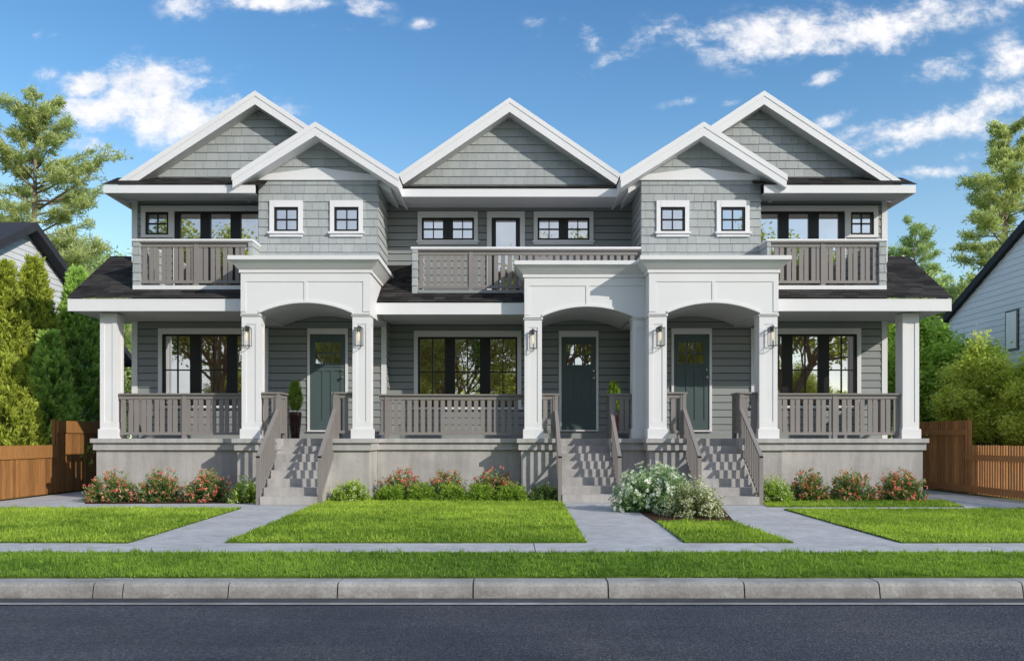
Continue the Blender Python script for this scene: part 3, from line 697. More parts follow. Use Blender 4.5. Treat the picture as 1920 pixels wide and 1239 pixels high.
def unit(sx):
    nm = 'left' if sx > 0 else 'right'
    sd = 1 if sx > 0 else 50
    # ---- foundation
    plinth(sx, -8.335, -5.25, 17.87, 19.6, True, False)
    plinth(sx, -5.333, -4.545, 17.35, 19.6, True, False)
    plinth(sx, -3.50, -2.745, 17.35, 19.6, False, True)
    mb = MB(sx); mb.box(-4.545, -3.50, 17.96, 19.6, 0, 1.2065, 'found'); part(mb, 'foundation')
    stairs(sx, -4.543, -3.502, 16.2)
    # ---- columns
    column(sx, X(187.5, 18), X(218.5, 18), 18.0, 18.34, 1.207, 3.74, cap=False)
    PX = [(-5.262, -4.905), (-3.086, -2.735)]
    portico(sx, -5.266, -2.73, 17.45, 19.425, 19.58, PX)
    # ---- lower wall, window, door, corner board
    hs = [window(sx, 305, 496, 626.6, 760.5, YL, [(309.5, 356.6), (377, 425.4), (445, 492)], True, (297.6, 503.4, 615.8, 766), curtain=[(306, 328)] if sx > 0 else [(470, 492)]),
          door(sx, 581.4, 648, 626.6, 806.3, YL, (577, 652.5), (591.5, 638.3, 641.9, 681.5), 615.8)]
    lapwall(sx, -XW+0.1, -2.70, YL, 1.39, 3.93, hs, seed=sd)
    mb = MB(sx); mb.box(-XW+0.1, -2.70, YL-0.022, YL+0.02, 1.207, 1.385, 'lap', 0.9); mb.box(-XW-0.02, -XW+0.10, YL-0.03, YL+0.1, 1.207, 3.78, 'white'); mb.box(-2.80, -2.69, YL-0.032, YL+0.05, 1.207, 3.78, 'white')
    part(mb, 'corner_board')
    mb = MB(sx); field(mb, (-2.70, YL, 0), (0, 1, 0), ZU, [rect(0, 0.6, 1.207, 3.78)], 'lap', LAP, None, 0.020, 0.017, 3, v0=1.2); part(mb, 'wall')
    # outer side wall
    mb = MB(sx); field(mb, (-XW, 28.0, 0), (0, -1, 0), ZU, [rect(0, 28.0-YL, 0.0, 6.5)], 'lap', LAP, None, 0.020, 0.017, 3, v0=1.2); part(mb, 'wall')
    # dark downpipe on the side wall
    mb = MB(sx); mb.box(-XW-0.11, -XW-0.02, 20.0, 20.08, 0.3, 3.62, 'black'); part(mb, 'downpipe')
    # ---- porch ceiling, fascia, roof
    YF = 17.75; zb, zt = Z(583, YF), Z(559.8, YF); XL = X(126.7, YF); sl = 0.62
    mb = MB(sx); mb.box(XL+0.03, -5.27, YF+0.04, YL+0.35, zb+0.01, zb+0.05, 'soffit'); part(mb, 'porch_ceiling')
    mb = MB(sx); mb.box(XL, -5.27, YF, YF+0.04, zb, zt, 'white')
    # raked end board of the shed roof
    mb.hexa([(XL, YF+0.04, zb+0.04), (XL+0.04, YF+0.04, zb+0.04), (XL+0.04, 19.9, zb+0.04+sl*2.0), (XL, 19.9, zb+0.04+sl*2.0), (XL, YF+0.04, zt), (XL+0.04, YF+0.04, zt), (XL+0.04, 19.9, zt+sl*2.1), (XL, 19.9, zt+sl*2.1)], 'white')
    part(mb, 'fascia')
    mb = MB(sx); V_ = Vector((0, 1, sl)).normalized(); Ln = math.hypot(2.12, 2.12*sl)
    field(mb, (XL-0.015, YF-0.02, zt+0.01), XU, tuple(V_), [rect(0, X(249.5, 18.1)-XL+0.01, 0, Ln*0.93), rect(X(249.5, 18.1)-XL+0.01, -5.27-XL, 0, 0.48)], 'roof', 0.125, (0.16, 0.42), 0.014, 0.004, sd+5)
    part(mb, 'porch_roof')
    # ---- balcony
    yb_ = 18.1; x0, x1 = X(249.5, yb_), X(473, yb_); zc0 = Z(448.6, yb_); zc1 = Z(452.3, yb_)
    mb = MB(sx); zf0, zf1 = Z(543.3, yb_), Z(535.3, yb_)
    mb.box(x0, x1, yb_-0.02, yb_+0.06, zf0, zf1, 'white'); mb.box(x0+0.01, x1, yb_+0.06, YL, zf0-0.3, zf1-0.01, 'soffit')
    mb.box(x0+0.005, x1, yb_, yb_+0.05, zf0-0.1, zf0, 'white')
    part(mb, 'balcony')
    mb = MB(sx); pw = X(262.5, yb_)-x0
    field(mb, (0, yb_, 0), XU, ZU, [rect(x0, x0+pw, zf1, zc1)], 'shake', SHK, (0.4, 0.5), 0.018, 0.01, 4, v0=0.03)
    field(mb, (x0+pw, yb_, 0), (0, 1, 0), ZU, [rect(0, YL-yb_, zf1, zc1)], 'shake', SHK, (0.4, 0.5), 0.018, 0.01, 4, v0=0.03)
    field(mb, (x0, YL, 0), (0, -1, 0), ZU, [rect(0, YL-yb_, zf1-0.3, zc1)], 'shake', SHK, (0.4, 0.5), 0.018, 0.01, 4, v0=0.03)
    mb.box(x0+0.02, x0+pw-0.01, yb_+0.003, YL, zf1, zc1-0.002, 'shake', 0.4); part(mb, 'balcony_wall'); mb = MB(sx)
    xr = X(466, yb_)
    field(mb, (0, yb_, 0), XU, ZU, [rect(xr, x1, zf1, zc1)], 'shake', SHK, (0.4, 0.5), 0.018, 0.01, 5, v0=0.03)
    field(mb, (x1, yb_, 0), (0, 1, 0), ZU, [rect(0, YB-yb_+0.05, zf1, zc1)], 'shake', SHK, (0.2, 0.5), 0.018, 0.01, 5, v0=0.03)
    mb.box(xr+0.003, x1-0.002, yb_+0.003, YB+0.3, zf1, zc1-0.002, 'shake', 0.4)
    part(mb, 'balcony_wall')
    mb = MB(sx); mb.box(x0-0.02, x1+0.02, yb_-0.03, yb_+0.12, zc1, zc0, 'white'); mb.box(x0-0.02, x0+pw+0.01, yb_+0.12, YL, zc1, zc0, 'white'); mb.box(xr, x1+0.02, yb_+0.12, YB, zc1, zc0, 'white')
    part(mb, 'balcony_cap')
    railing(sx, (x0+pw, yb_+0.05), (xr, yb_+0.05), zc1, Z(530.5, yb_), zf1, post=[X(367, yb_)-x0-pw], name='balcony_railing', g1=0.02, g2=0.06, width=0.085)
    # ---- upper wall
    hs = [window(sx, 273.7, 317, 398, 441, YL, [(278, 313)], True, (265.6, 326.0, 387, 446), sill=False),
          window(sx, 328, 520, 397, 548, YL, [(338.7, 376), (395.2, 432.5), (452, 489)], False, (326.2, 530, 387, 548.5), sill=False)]
    lapwall(sx, -XW+0.1, -5.2, YL, 4.2, 6.55, hs, seed=sd+9)
    mb = MB(sx); mb.box(-XW-0.02, -XW+0.10, YL-0.03, YL+0.1, 4.2, 6.5, 'white'); part(mb, 'corner_board')
    # ---- bay
    bx0, bx1 = -5.251, -2.758
    hs = [window(sx, 514.4, 559.9, 389, 434.5, YB, [(518.5, 556)], True, (506.2, 568, 376.8, 444.5)),
          window(sx, 627, 672.9, 389, 434.5, YB, [(631, 669)], True, (619.2, 680.5, 376.8, 444.5))]
    shakewall(sx, bx0, bx1, YB, 4.6, Z(331, YB), hs, seed=sd+20)
    mb = MB(sx)
    field(mb, (bx1, YB, 0), (0, 1, 0), ZU, [rect(0, 1.4, 4.2, 6.85)], 'shake', SHK, (1.2, 1.9), 0.020, 0.012, 3, v0=0.03); part(mb, 'wall'); mb = MB(sx)
    field(mb, (bx0, YL, 0), (0, -1, 0), ZU, [rect(0, YL-YB, 4.2, 6.85)], 'shake', SHK, (1.2, 1.9), 0.020, 0.012, 3, v0=0.03)
    part(mb, 'wall')
    # frieze under the bay gable
    mb = MB(sx); f0 = Z(338.6, YB); fe = Z(330.0, YB); fc = Z(315.5, YB); xc = -3.99
    for s in (-1, 1):
        xe = xc+s*1.262
        mb.prism([(xe, f0), (xe, fe), (xc, fc), (xc, f0)], YB-0.045, YB-0.002, 'white')
        mb.prism([(xe, f0), (xe, f0+0.04), (xe+s*0.01, f0+0.04), (xe+s*0.01, f0)], YB-0.05, YB, 'white')
    part(mb, 'frieze')
    YR_ = 18.25; zc = Z(231.5, YR_); ze = Z(331, YR_); hw = 155.5*YR_/F
    gable(sx, xc+0.01, zc, hw, (zc-ze)/hw, 23*YR_/F, YR_, 20.6, YB+0.003, Z(334, YB), seed=sd+30)
    # ---- upper eave and big gable
    yf = 18.37; xl = X(193.8, yf); z0, z1 = Z(361.9, yf), Z(346.9, yf); yg = 19.05; zg = Z(335.6, yg); zs = Z(377.6, YL)
    mb = MB(sx); mb.box(xl, bx0, yf, yf+0.04, z0, z1, 'white'); mb.box(xl, xl+0.04, yf+0.04, 28, z0, z1, 'white')
    part(mb, 'fascia')
    mb = MB(sx)
    mb.poly([(xl+0.04, yf+0.04, z0+0.004), (xl+0.04, YL, zs), (bx0, YL, zs), (bx0, yf+0.04, z0+0.004)], 'soffit')
    mb.poly([(xl+0.04, YL, z0+0.1), (xl+0.04, 28, z0+0.1), (-XW+0.1, 28, z0+0.1), (-XW+0.1, YL, z0+0.1)], 'soffit')
    part(mb, 'soffit')
    mb = MB(sx); d = Vector((0, yg-yf, zg-z1)); Ln = d.length; d.normalize()
    field(mb, (xl-0.015, yf-0.015, z1+0.008), XU, tuple(d), [rect(0, bx0+0.2-xl, 0, Ln)], 'roof', 0.125, (0.16, 0.42), 0.014, 0.004, sd+6); part(mb, 'eave_roof')
    ry = 18.72; zc = Z(173.5, ry); ze = Z(342, ry); hw = 255*ry/F
    gable(sx, X(478, ry), zc, hw, (zc-ze)/hw, 22.3*ry/F, ry, 28, yg, zg-0.02, seed=sd+40)
    # entry railings
    ry = 17.60
    zt_ = Z(734.4, 17.5); zb_ = Z(812, 17.55)
    railing(sx, (-4.90, ry+0.05), (-4.56, ry+0.05), zt_, zb_, 1.207, post=[0.30], name='porch_railing')
    railing(sx, (-4.585, ry+0.0), (-4.585, ry+0.62), zt_-0.001, zb_, 1.207, post=[0.05, 0.57], name='porch_railing')
    railing(sx, (-3.47, ry+0.05), (-3.09, ry+0.05), zt_, zb_, 1.207, post=[0.045], name='porch_railing')
    railing(sx, (-3.455, ry+0.0), (-3.455, ry+0.62), zt_-0.001, zb_, 1.207, post=[0.05, 0.57], name='porch_railing')
    stair_rail(sx, -4.585, 17.62, 1.80, 16.22, 0.905); stair_rail(sx, -3.46, 17.62, 1.80, 16.22, 0.905)
    # main porch rail
    xa = X(221, 18.0); railing(sx, (xa, 18.1), (-5.27, 18.1), Z(736.8, 18.0), Z(815, 18.05), 1.207, post=[X(344.5, 18.05)-xa], name='porch_railing')
    # porch side rail, going back to the wall
    railing(sx, (xa+0.05, 18.34), (xa+0.05, YL-0.05), Z(736.8, 18.0)-0.001, Z(815, 18.05), 1.207, name='porch_railing')
for s in (1, -1): unit(s)

# ---- middle unit
plinth(1, -2.74, 0.22, 18.37, 20.2, False, False)
plinth(1, 0.229, 0.995, 17.87, 20.2, True, False)
plinth(1, 2.035, 2.742, 17.87, 20.2, False, False)
mb = MB(); mb.box(0.995, 2.035, 18.52, 20.2, 0, 1.2065, 'found'); part(mb, 'foundation')
stairs(1, 0.997, 2.033, 16.8)
portico(1, 0.2986, 2.726, 17.95, 20.025, 20.02, [(0.302, 0.652), (2.485, 2.82)], x1beam=2.726)
hs = [window(1, 783.7, 969.8, 631.7, 763.2, YC, [(787.8, 834.2), (853.2, 900), (919.3, 966.8)], True, (776.3, 977.3, 620.5, 768), curtain=[(880, 905)]),
      door(1, 1052.5, 1117.6, 631.7, 805.6, YC, (1047.8, 1121.7), (1061.7, 1107.8, 646, 684), 620.8)]
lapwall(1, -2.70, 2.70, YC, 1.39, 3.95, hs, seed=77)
mb = MB(); mb.box(-2.70, 2.70, YC-0.022, YC+0.02, 1.207, 1.385, 'lap', 0.9); part(mb, 'base_board')
YF = 18.3; zb, zt = Z(589.3, YF), Z(567.3, YF); sl = 0.62
mb = MB(); mb.box(-2.73, 0.2985, YF+0.04, YC, zb+0.01, zb+0.05, 'soffit'); part(mb, 'porch_ceiling')
mb = MB(); mb.box(-2.729, 0.298, YF, YF+0.04, zb, zt, 'white'); part(mb, 'fascia')
mb = MB(); V_ = Vector((0, 1, sl)).normalized()
field(mb, (-2.729, YF-0.02, zt+0.01), XU, tuple(V_), [rect(0, X(773, 18.67)+2.729+0.01, 0, math.hypot(1.75, 1.75*sl)), rect(X(773, 18.67)+2.729+0.01, 3.0, 0, 0.5)], 'roof', 0.125, (0.16, 0.42), 0.014, 0.004, 81); part(mb, 'porch_roof')
yb_ = 18.67; x0, x1 = X(773, yb_), 2.756; zc0, zc1 = Z(463.3, yb_), Z(467.3, yb_); zf0 = Z(546, yb_)
mb = MB(); mb.box(x0, x1, yb_+0.10, YC, zf0-0.25, zf0+0.04, 'soffit'); mb.box(x0+0.12, x1, yb_+0.0, yb_+0.1, zf0-0.1, zf0+0.03, 'lap'); part(mb, 'balcony')
mb = MB(); pw = X(783, yb_)-x0
field(mb, (0, yb_, 0), XU, ZU, [rect(x0, x0+pw, zf0-0.05, zc1)], 'shake', SHK, (0.4, 0.5), 0.018, 0.01, 4, v0=0.03)
field(mb, (x0+pw, yb_, 0), (0, 1, 0), ZU, [rect(0, YC-yb_, zf0, zc1)], 'shake', SHK, (0.4, 0.5), 0.018, 0.01, 4, v0=0.03)
field(mb, (x0, YC, 0), (0, -1, 0), ZU, [rect(0, YC-yb_, zf0-0.3, zc1)], 'shake', SHK, (0.4, 0.5), 0.018, 0.01, 4, v0=0.03)
mb.box(x0+0.002, x0+pw-0.002, yb_+0.003, YC, zf0-0.05, zc1-0.002, 'shake', 0.4)
part(mb, 'balcony_wall')
mb = MB(); mb.box(x0-0.03, x1, yb_-0.03, yb_+0.12, zc1, zc0, 'white'); mb.box(x0-0.03, x0+pw+0.01, yb_+0.12, YC, zc1, zc0, 'white'); part(mb, 'balcony_cap')
railing(1, (x0+pw, yb_+0.05), (x1, yb_+0.05), zc1, Z(540, yb_), zf0, post=[X(883, yb_)-x0-pw], name='balcony_railing', g1=0.055, g2=0.055)
hs = [window(1, 791, 889, 408.7, 450.8, YC, [(794.6, 830.5), (849.4, 885.3)], True, (783.3, 896, 397.4, 458.5)),
      window(1, 1007.9, 1105, 408.7, 450.8, YC, [(1011.5, 1047.5), (1065.5, 1101.5)], True, (1000.6, 1112.4, 397.4, 458.5)),
      window(1, 921.8, 975, 408.7, 548, YC, [(930, 967)], False, (913, 984, 397.4, 549), sill=False)]
lapwall(1, -2.77, 2.77, YC, 4.3, 6.75, hs, seed=78)
yf = 18.95; xl = X(750.5, yf); z0, z1 = Z(368.9, yf), Z(353.8, yf); yg = 19.62; zg = Z(349.7, yg); zs = Z(390, YC)
mb = MB(); mb.box(xl, -xl, yf, yf+0.04, z0, z1, 'white')
for s in (-1, 1): mb.box(s*(-xl-0.04), s*(-xl), yf+0.04, YC+0.3, z0+0.002, z1+0.11, 'white')
part(mb, 'fascia')
mb = MB(); mb.poly([(xl+0.04, yf+0.04, z0+0.004), (xl+0.04, YC, zs), (-xl-0.04, YC, zs), (-xl-0.04, yf+0.04, z0+0.004)], 'soffit'); part(mb, 'soffit')
mb = MB(); d = Vector((0, yg-yf, zg-z1)); Ln = d.length; d.normalize()
field(mb, (xl, yf-0.015, z1+0.006), XU, tuple(d), [rect(0, -2*xl, 0, Ln)], 'roof', 0.125, (0.16, 0.42), 0.014, 0.004, 91); part(mb, 'eave_roof')
ry = 19.25; zc = Z(186.5, ry); ze = Z(332, ry); hw = 211*ry/F
gable(1, 0, zc, hw, (zc-ze)/hw, 23.5*ry/F, ry, 28, yg, zg-0.02, seed=95)
# small valley soffits closing the eave between bay and middle gable
# back wall closes the house
mb = MB(); mb.poly([(XW, 28, 0), (-XW, 28, 0), (-XW, 28, 6.5), (XW, 28, 6.5)], 'lap'); mb.poly([(-XW, YL+0.1, 6.52), (XW, YL+0.1, 6.52), (XW, 28, 6.52), (-XW, 28, 6.52)], 'soffit'); part(mb, 'wall')
# entry and main railings of the middle unit
zt_ = Z(736.8, 18.0); zb_ = Z(812, 18.05); ry = 18.14
railing(1, (0.655, ry+0.05), (0.975, ry+0.05), zt_, zb_, 1.207, post=[0.275], name='porch_railing')
railing(1, (0.952, ry), (0.952, ry+0.55), zt_-0.001, zb_, 1.207, post=[0.05, 0.5], name='porch_railing')
railing(1, (2.055, ry+0.05), (2.48, ry+0.05), zt_, zb_, 1.207, post=[0.045], name='porch_railing')
railing(1, (2.077, ry), (2.077, ry+0.55), zt_-0.001, zb_, 1.207, post=[0.05, 0.5], name='porch_railing')
stair_rail(1, 0.953, 18.17, 1.80, 16.82, 0.89); stair_rail(1, 2.077, 18.17, 1.80, 16.82, 0.89)
xa = -2.66
railing(1, (-2.70, 18.46), (0.30, 18.46), Z(738.6, 18.4), Z(815, 18.45), 1.207, post=[0.16], name='porch_railing', g1=0.05, g2=0.05)

# lanterns
LY = 17.5-0.012; LY2 = 18.0-0.012
lantern(1, 456, 473, 611, 649, LY, 'lit wire cage lantern on the portico column beside the left bay window')
lantern(1, 666, 682, 611, 649, LY, 'lit wire cage lantern on the column right of the left front door')
lantern(1, 992, 1006.5, 617, 654, LY2, 'darkest lantern, on the column left of the middle front door')
lantern(-1, 666, 682, 611, 649, LY, 'lit wire cage lantern on the column left of the right front door')
lantern(-1, 456, 473, 611, 649, LY, 'lit wire cage lantern on the column right of the right front door')

# ------------------------------------------------------------------ vegetation
def unitv(a): return a/np.maximum(1e-9, np.linalg.norm(a, axis=-1, keepdims=True))
def leaves(name, C, D, Ln, Wd, tint, mat, parent=None):
    n = len(C); R = unitv(RNG.normal(size=(n, 3))); S = unitv(np.cross(D, R)); Ln = np.broadcast_to(Ln, n)[:, None]; Wd = np.broadcast_to(Wd, n)[:, None]
    V = np.zeros((n, 4, 3)); V[:, 0] = C; V[:, 1] = C+D*Ln*0.45+S*Wd*0.5; V[:, 2] = C+D*Ln; V[:, 3] = C+D*Ln*0.45-S*Wd*0.5
    return npmesh(name, V.reshape(-1, 3), 1, mat, tint, parent, k=4)
def cedar(label, px, Y, top_py, width_px, mat, n_spray=650, bottom=0.0, seed=0, skew=0.0):
    r = np.random.default_rng(seed); x = X(px, Y); Ht = Z(top_py, Y); R = width_px*Y/F/2
    o = empty('cedar_tree', (x, Y, 0)); tag(o, label, 'cedar', 'columnar cedars behind the left fence')
    mb = MB(); mb.tube([(0, 0, 0), (0, 0, Ht*0.5), (0, 0, Ht*0.92)], [0.09, 0.06, 0.01], 'trunk'); mb.build('trunk', o)
    Cs, Ds, Ts, Ls = [], [], [], []
    for k in range(n_spray):
        h = r.random()**1.05; th = r.uniform(0, 2*np.pi)
        prof = (1-h)**0.86*1.08*(0.55+0.45*min(1, h*6+0.3))*(1+0.10*np.sin(3*th+h*9)+0.08*np.sin(5*th-h*17))
        rad = R*prof*1.15*r.uniform(0.72, 1.0); z = Ht*(0.02+0.97*h)
        out = np.array([np.cos(th), np.sin(th), 0.0]); base = out*rad*0.75+np.array([0, 0, z-0.15])
        d = unitv(out*r.uniform(0.25, 0.8)+np.array([0, 0, 1.0])+r.normal(0, 0.12, 3)); ln = r.uniform(0.28, 0.55)*(0.6+0.5*(1-h))
        m = 46; s = r.random(m); P = base+d*ln*s[:, None]+r.normal(0, 0.045, (m, 3))*(1.1-s[:, None])
        dd = unitv(d+r.normal(0, 0.45, (m, 3)))
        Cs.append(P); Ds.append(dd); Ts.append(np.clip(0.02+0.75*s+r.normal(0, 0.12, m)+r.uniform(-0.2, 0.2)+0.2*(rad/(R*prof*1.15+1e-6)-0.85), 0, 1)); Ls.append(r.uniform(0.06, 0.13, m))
    C = np.concatenate(Cs); D = np.concatenate(Ds); T = np.concatenate(Ts); Lz = np.concatenate(Ls)
    leaves('crown', C, D, Lz, Lz*0.28, T, mat, o)
    return o
def pine(name, label, px, Y, top_py, spread_px, mat, seed, n_wh=20, base=0.22, lean=0.0, tuft=13, leafs=1.0, asym=0.0, group='pines behind the houses'):
    r = np.random.default_rng(seed); x = X(px, Y); Ht = Z(top_py, Y); R = spread_px*Y/F
    o = empty(name, (x, Y, 0)); tag(o, label, 'pine', group)
    mb = MB(); mb.tube([(0, 0, 0), (0.05, 0, Ht*0.3), (-0.08, 0, Ht*0.65), (lean, 0, Ht)], [Ht*0.018, Ht*0.014, Ht*0.008, 0.015], 'ptrunk', 10)
    Cs, Ds, Ts = [], [], []
    for k in range(n_wh):
        f = base+(1-base)*(k+r.uniform(-.5, .5))/n_wh; f = min(f, 0.985)
        nb = r.integers(3, 6); env = (1-((f-base)/(1-base)))**0.7*0.95+0.10
        if f < base+0.15: env *= 0.8
        for b_ in range(nb):
            th = 2*np.pi*(b_+r.random())/nb; ln = R*env*r.uniform(0.45, 1.2)*(1+asym*np.cos(th)); z0 = Ht*min(0.985, f+r.uniform(-0.025, 0.025))
            out = np.array([np.cos(th), np.sin(th), 0]); rise = r.uniform(-0.1, 0.45)+0.6*max(0, (f-0.6)/0.4)
            npt = 6; pts = [np.array([0, 0, z0])+out*ln*t+np.array([0, 0, ln*(rise*t+0.18*t*t-0.12*t)])+r.normal(0, 0.03*ln*t+1e-6, 3) for t in np.linspace(0, 1, npt)]
            mb.tube([tuple(p) for p in pts], [max(0.008, 0.028*ln**0.6*(1-0.85*t)) for t in np.linspace(0, 1, npt)], 'ptrunk', 5)
            ntw = int(5+ln*6)
            for q in range(ntw):
                t = r.uniform(0.30, 1.0)**0.8; i = min(npt-2, int(t*(npt-1))); ff = t*(npt-1)-i; p = pts[i]*(1-ff)+pts[i+1]*ff
                sd = np.array([-out[1], out[0], 0])*r.choice([-1, 1]); tw = (out*0.5+sd*r.uniform(0.3, 1.1)+np.array([0, 0, r.uniform(-0.05, 0.45)])); tl = r.uniform(0.2, 0.55)*min(1.2, 0.3+ln*0.35)
                e = p+tw*tl
                for c_ in range(4):
                    cc = p+(e-p)*(0.35+0.24*c_)+r.normal(0, 0.05, 3)
                    m = tuft; dd = unitv(unitv(tw)*0.5+r.normal(0, 0.75, (m, 3))+np.array([0, 0, 0.25])); P = np.repeat(cc[None], m, 0)+r.normal(0, 0.05, (m, 3))
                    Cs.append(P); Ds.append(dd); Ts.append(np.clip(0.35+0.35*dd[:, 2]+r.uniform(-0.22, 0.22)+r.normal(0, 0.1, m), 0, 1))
    C = np.concatenate(Cs); D = np.concatenate(Ds); T = np.concatenate(Ts); Lz = RNG.uniform(0.11, 0.22, len(C))*leafs
    mb.build('trunk', o, True); leaves('crown', C, D, Lz, Lz*0.20, T, mat, o)
    return o
def broad(name, label, cat, x, Y, Ht, R, mat, seed, leaf=0.10, nleaf=90, trunk_h=0.3, group=None, depth=4, thick=1.0, zb=0.0, tip=0.35, t0=1.0):
    """branching broadleaf tree or big shrub"""
    r = np.random.default_rng(seed); o = empty(name, (x, Y, zb)); tag(o, label, cat, group)
    mb = MB(); tips = []
    def grow(p, d, ln0, rad, lev):
        n = 4; ln = ln0*(t0 if lev == 0 else 1); pts = [p]; dd = d.copy()
        for k in range(n):
            dd = unitv(dd+r.normal(0, 0.12, 3)+np.array([0, 0, 0.03])); pts.append(pts[-1]+dd*ln/n)
        mb.tube([tuple(q) for q in pts], [max(0.006, rad*(1-0.35*k/n)) for k in range(n+1)], 'trunk', 7 if lev < 2 else 4)
        if lev >= 2: tips.extend([pts[2], pts[3], pts[4]] if lev == depth else [pts[4]])
        if lev < depth:
            nb = 3 if lev else 5
            for b_ in range(nb+(r.random() < 0.5)):
                th = 2*np.pi*(b_+r.random()*0.7)/nb; sp = r.uniform(0.45, 0.95)
                a = unitv(np.cross(dd, [0.3, 0.2, 1.0]) if abs(dd[2]) < 0.95 else np.array([1.0, 0, 0])); b3 = np.cross(dd, a)
                nd = unitv(dd+sp*(a*np.cos(th)+b3*np.sin(th))+np.array([0, 0, 0.12])); grow(pts[r.integers(0 if (lev == 0 and t0 < 1) else 2, 5)], nd, ln0*r.uniform(0.6, 0.85), rad*0.58, lev+1)
    grow(np.zeros(3), np.array([0, 0, 1.0]), Ht*trunk_h, 0.035*Ht*thick*0.55, 0)
    T_ = np.array(tips); mx = T_[:, 2].max(); sxy = np.percentile(np.hypot(T_[:, 0], T_[:, 1]), 93)
    kz = (Ht-tip*0.6)/mx; kr = (R-tip*0.6)/sxy
    mb.v = [(p[0]*kr if p[2] > 0.02 else p[0], p[1]*kr if p[2] > 0.02 else p[1], p[2]*kz) for p in mb.v]
    T_ = T_*np.array([kr, kr, kz]); mb.build('trunk', o, True)
    Cs = []; Ts = []
    for t in T_:
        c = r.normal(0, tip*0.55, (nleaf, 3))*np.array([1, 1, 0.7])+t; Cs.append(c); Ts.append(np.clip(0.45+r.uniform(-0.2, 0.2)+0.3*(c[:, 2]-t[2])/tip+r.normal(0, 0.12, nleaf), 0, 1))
    C = np.concatenate(Cs); T = np.concatenate(Ts); k = C[:, 2] > 0.05; C = C[k]; T = T[k]
    D = unitv(RNG.normal(size=C.shape)*np.array([1, 1, 0.7])); Lz = RNG.uniform(0.6, 1.3, len(C))*leaf
    leaves('crown', C, D, Lz, Lz*0.5, T, mat, o); return o

cedar('sunlit cedar at the far left edge of the picture', 8, 21.0, 490, 190, 'cedar_sunlit', 1500, seed=1)
cedar('sunlit cedar with the pointed top, behind the low fence section', 64, 21.9, 484, 172, 'cedar_sunlit', 1600, seed=2)
cedar('short bushy sunlit cedar directly behind the low fence at the left edge', 14, 19.5, 668, 170, 'cedar_sunlit', 900, seed=3)
cedar('short shaded cedar between the sunlit cedars and the tall fence section', 92, 20.9, 625, 140, 'cedar_shaded', 1000, seed=4)
cedar('tall shaded cedar beside the porch column', 146, 23.4, 506, 185, 'cedar_shaded', 2000, seed=5)
pine('pine_tree', 'tall pine rising behind the left neighbour house', 68, 34, 198, 190, 'pine', 21, n_wh=34, base=0.25, asym=0.15, tuft=13)
pine('pine_tree', 'tall pine rising behind the right neighbour house', 1888, 36, 236, 150, 'pine', 22, n_wh=34, base=0.2)
pine('pine_tree', 'smaller distant pine between the house and the right neighbour', 1716, 44, 416, 100, 'pine_cool', 23, n_wh=22, base=0.15, tuft=13)
broad('background_tree', 'green tree far behind the left porch roof', 'tree', X(222, 46), 46, Z(446, 46), 3.2, 'pine_cool', 31, leaf=0.24, nleaf=45, trunk_h=0.35, tip=0.6, depth=4)
broad('background_tree', 'green tree right of the right porch, in front of the distant pine', 'tree', X(1775, 40), 40, Z(492, 40), 2.6, 'pine_cool', 32, leaf=0.22, nleaf=45, trunk_h=0.35, tip=0.6, depth=4)
broad('background_tree', 'dark green tree behind the house, seen past the left porch column', 'tree', X(205, 38), 38, Z(540, 38), 3.0, 'pine_cool', 33, leaf=0.22, nleaf=45, trunk_h=0.35, tip=0.6, depth=4)
broad('broadleaf_tree', 'bright green leafy tree just right of the right porch column', 'tree', X(1772, 22.9), 22.9, Z(570, 22.9), 1.2, 'leafy2', 41, leaf=0.12, nleaf=80, trunk_h=0.3, tip=0.3, thick=0.4, t0=0.3)
broad('broadleaf_tree', 'leafy tree seen between the right house wall and the porch column', 'tree', X(1690, 30), 30, Z(540, 30), 2.0, 'leafy2', 42, leaf=0.16, nleaf=60, trunk_h=0.3, tip=0.4, depth=4)
broad('garden_shrub', 'big loose olive green shrub behind the low right fence', 'shrub', X(1852, 20.2), 20.2, Z(632, 20.8), 1.05, 'willow', 43, leaf=0.075, nleaf=120, trunk_h=0.18, tip=0.22, thick=0.3, t0=0.12)
broad('garden_shrub', 'green shrub rising behind the tall right fence section', 'shrub', X(1790, 22.6), 22.6, Z(680, 22.6), 1.1, 'leafy2', 44, leaf=0.08, nleaf=110, trunk_h=0.18, tip=0.22, thick=0.3, t0=0.12)
broad('garden_shrub', 'olive green shrub cut by the right edge of the picture', 'shrub', X(1950, 19.0), 19.0, Z(655, 19.0), 1.0, 'willow', 45, leaf=0.075, nleaf=110, trunk_h=0.18, tip=0.22, thick=0.3, t0=0.12)

broad('background_tree', 'pale green tree behind the right end of the porch roof', 'tree', X(1745, 48), 48, Z(505, 48), 3.4, 'pine_cool', 34, leaf=0.26, nleaf=45, trunk_h=0.35, tip=0.7, depth=4)
def tree_line(x0, x1, y0, y1, h, n, mat):
    px_ = RNG.uniform(x0, x1, n); hh = h*(0.55+0.75*vnoise(px_*0.25, px_*0, 1.0, 21)); C = np.stack([px_, RNG.uniform(y0, y1, n), hh*RNG.random(n)**0.7], 1)
    D = unitv(RNG.normal(size=C.shape)); Lz = RNG.uniform(0.3, 0.7, n); t = np.clip(0.1+0.6*C[:, 2]/h+0.5*(vnoise(px_, C[:, 2]+3, 1.2, 22)-0.5)+RNG.normal(0, 0.1, n), 0, 1)
    o = leaves('distant_trees', C, D, Lz, Lz*0.6, t, mat); o['kind'] = 'stuff'; return o
q = tree_line(-80, 80, 62, 70, 6.5, 60000, 'pine_cool'); q['label'] = 'distant line of trees behind the houses'; q['category'] = 'trees'
q = tree_line(-60, 60, -34, -30, 4.0, 40000, 'street'); q['label'] = 'far hedge of trees across the road, mirrored in the windows'; q['category'] = 'trees'
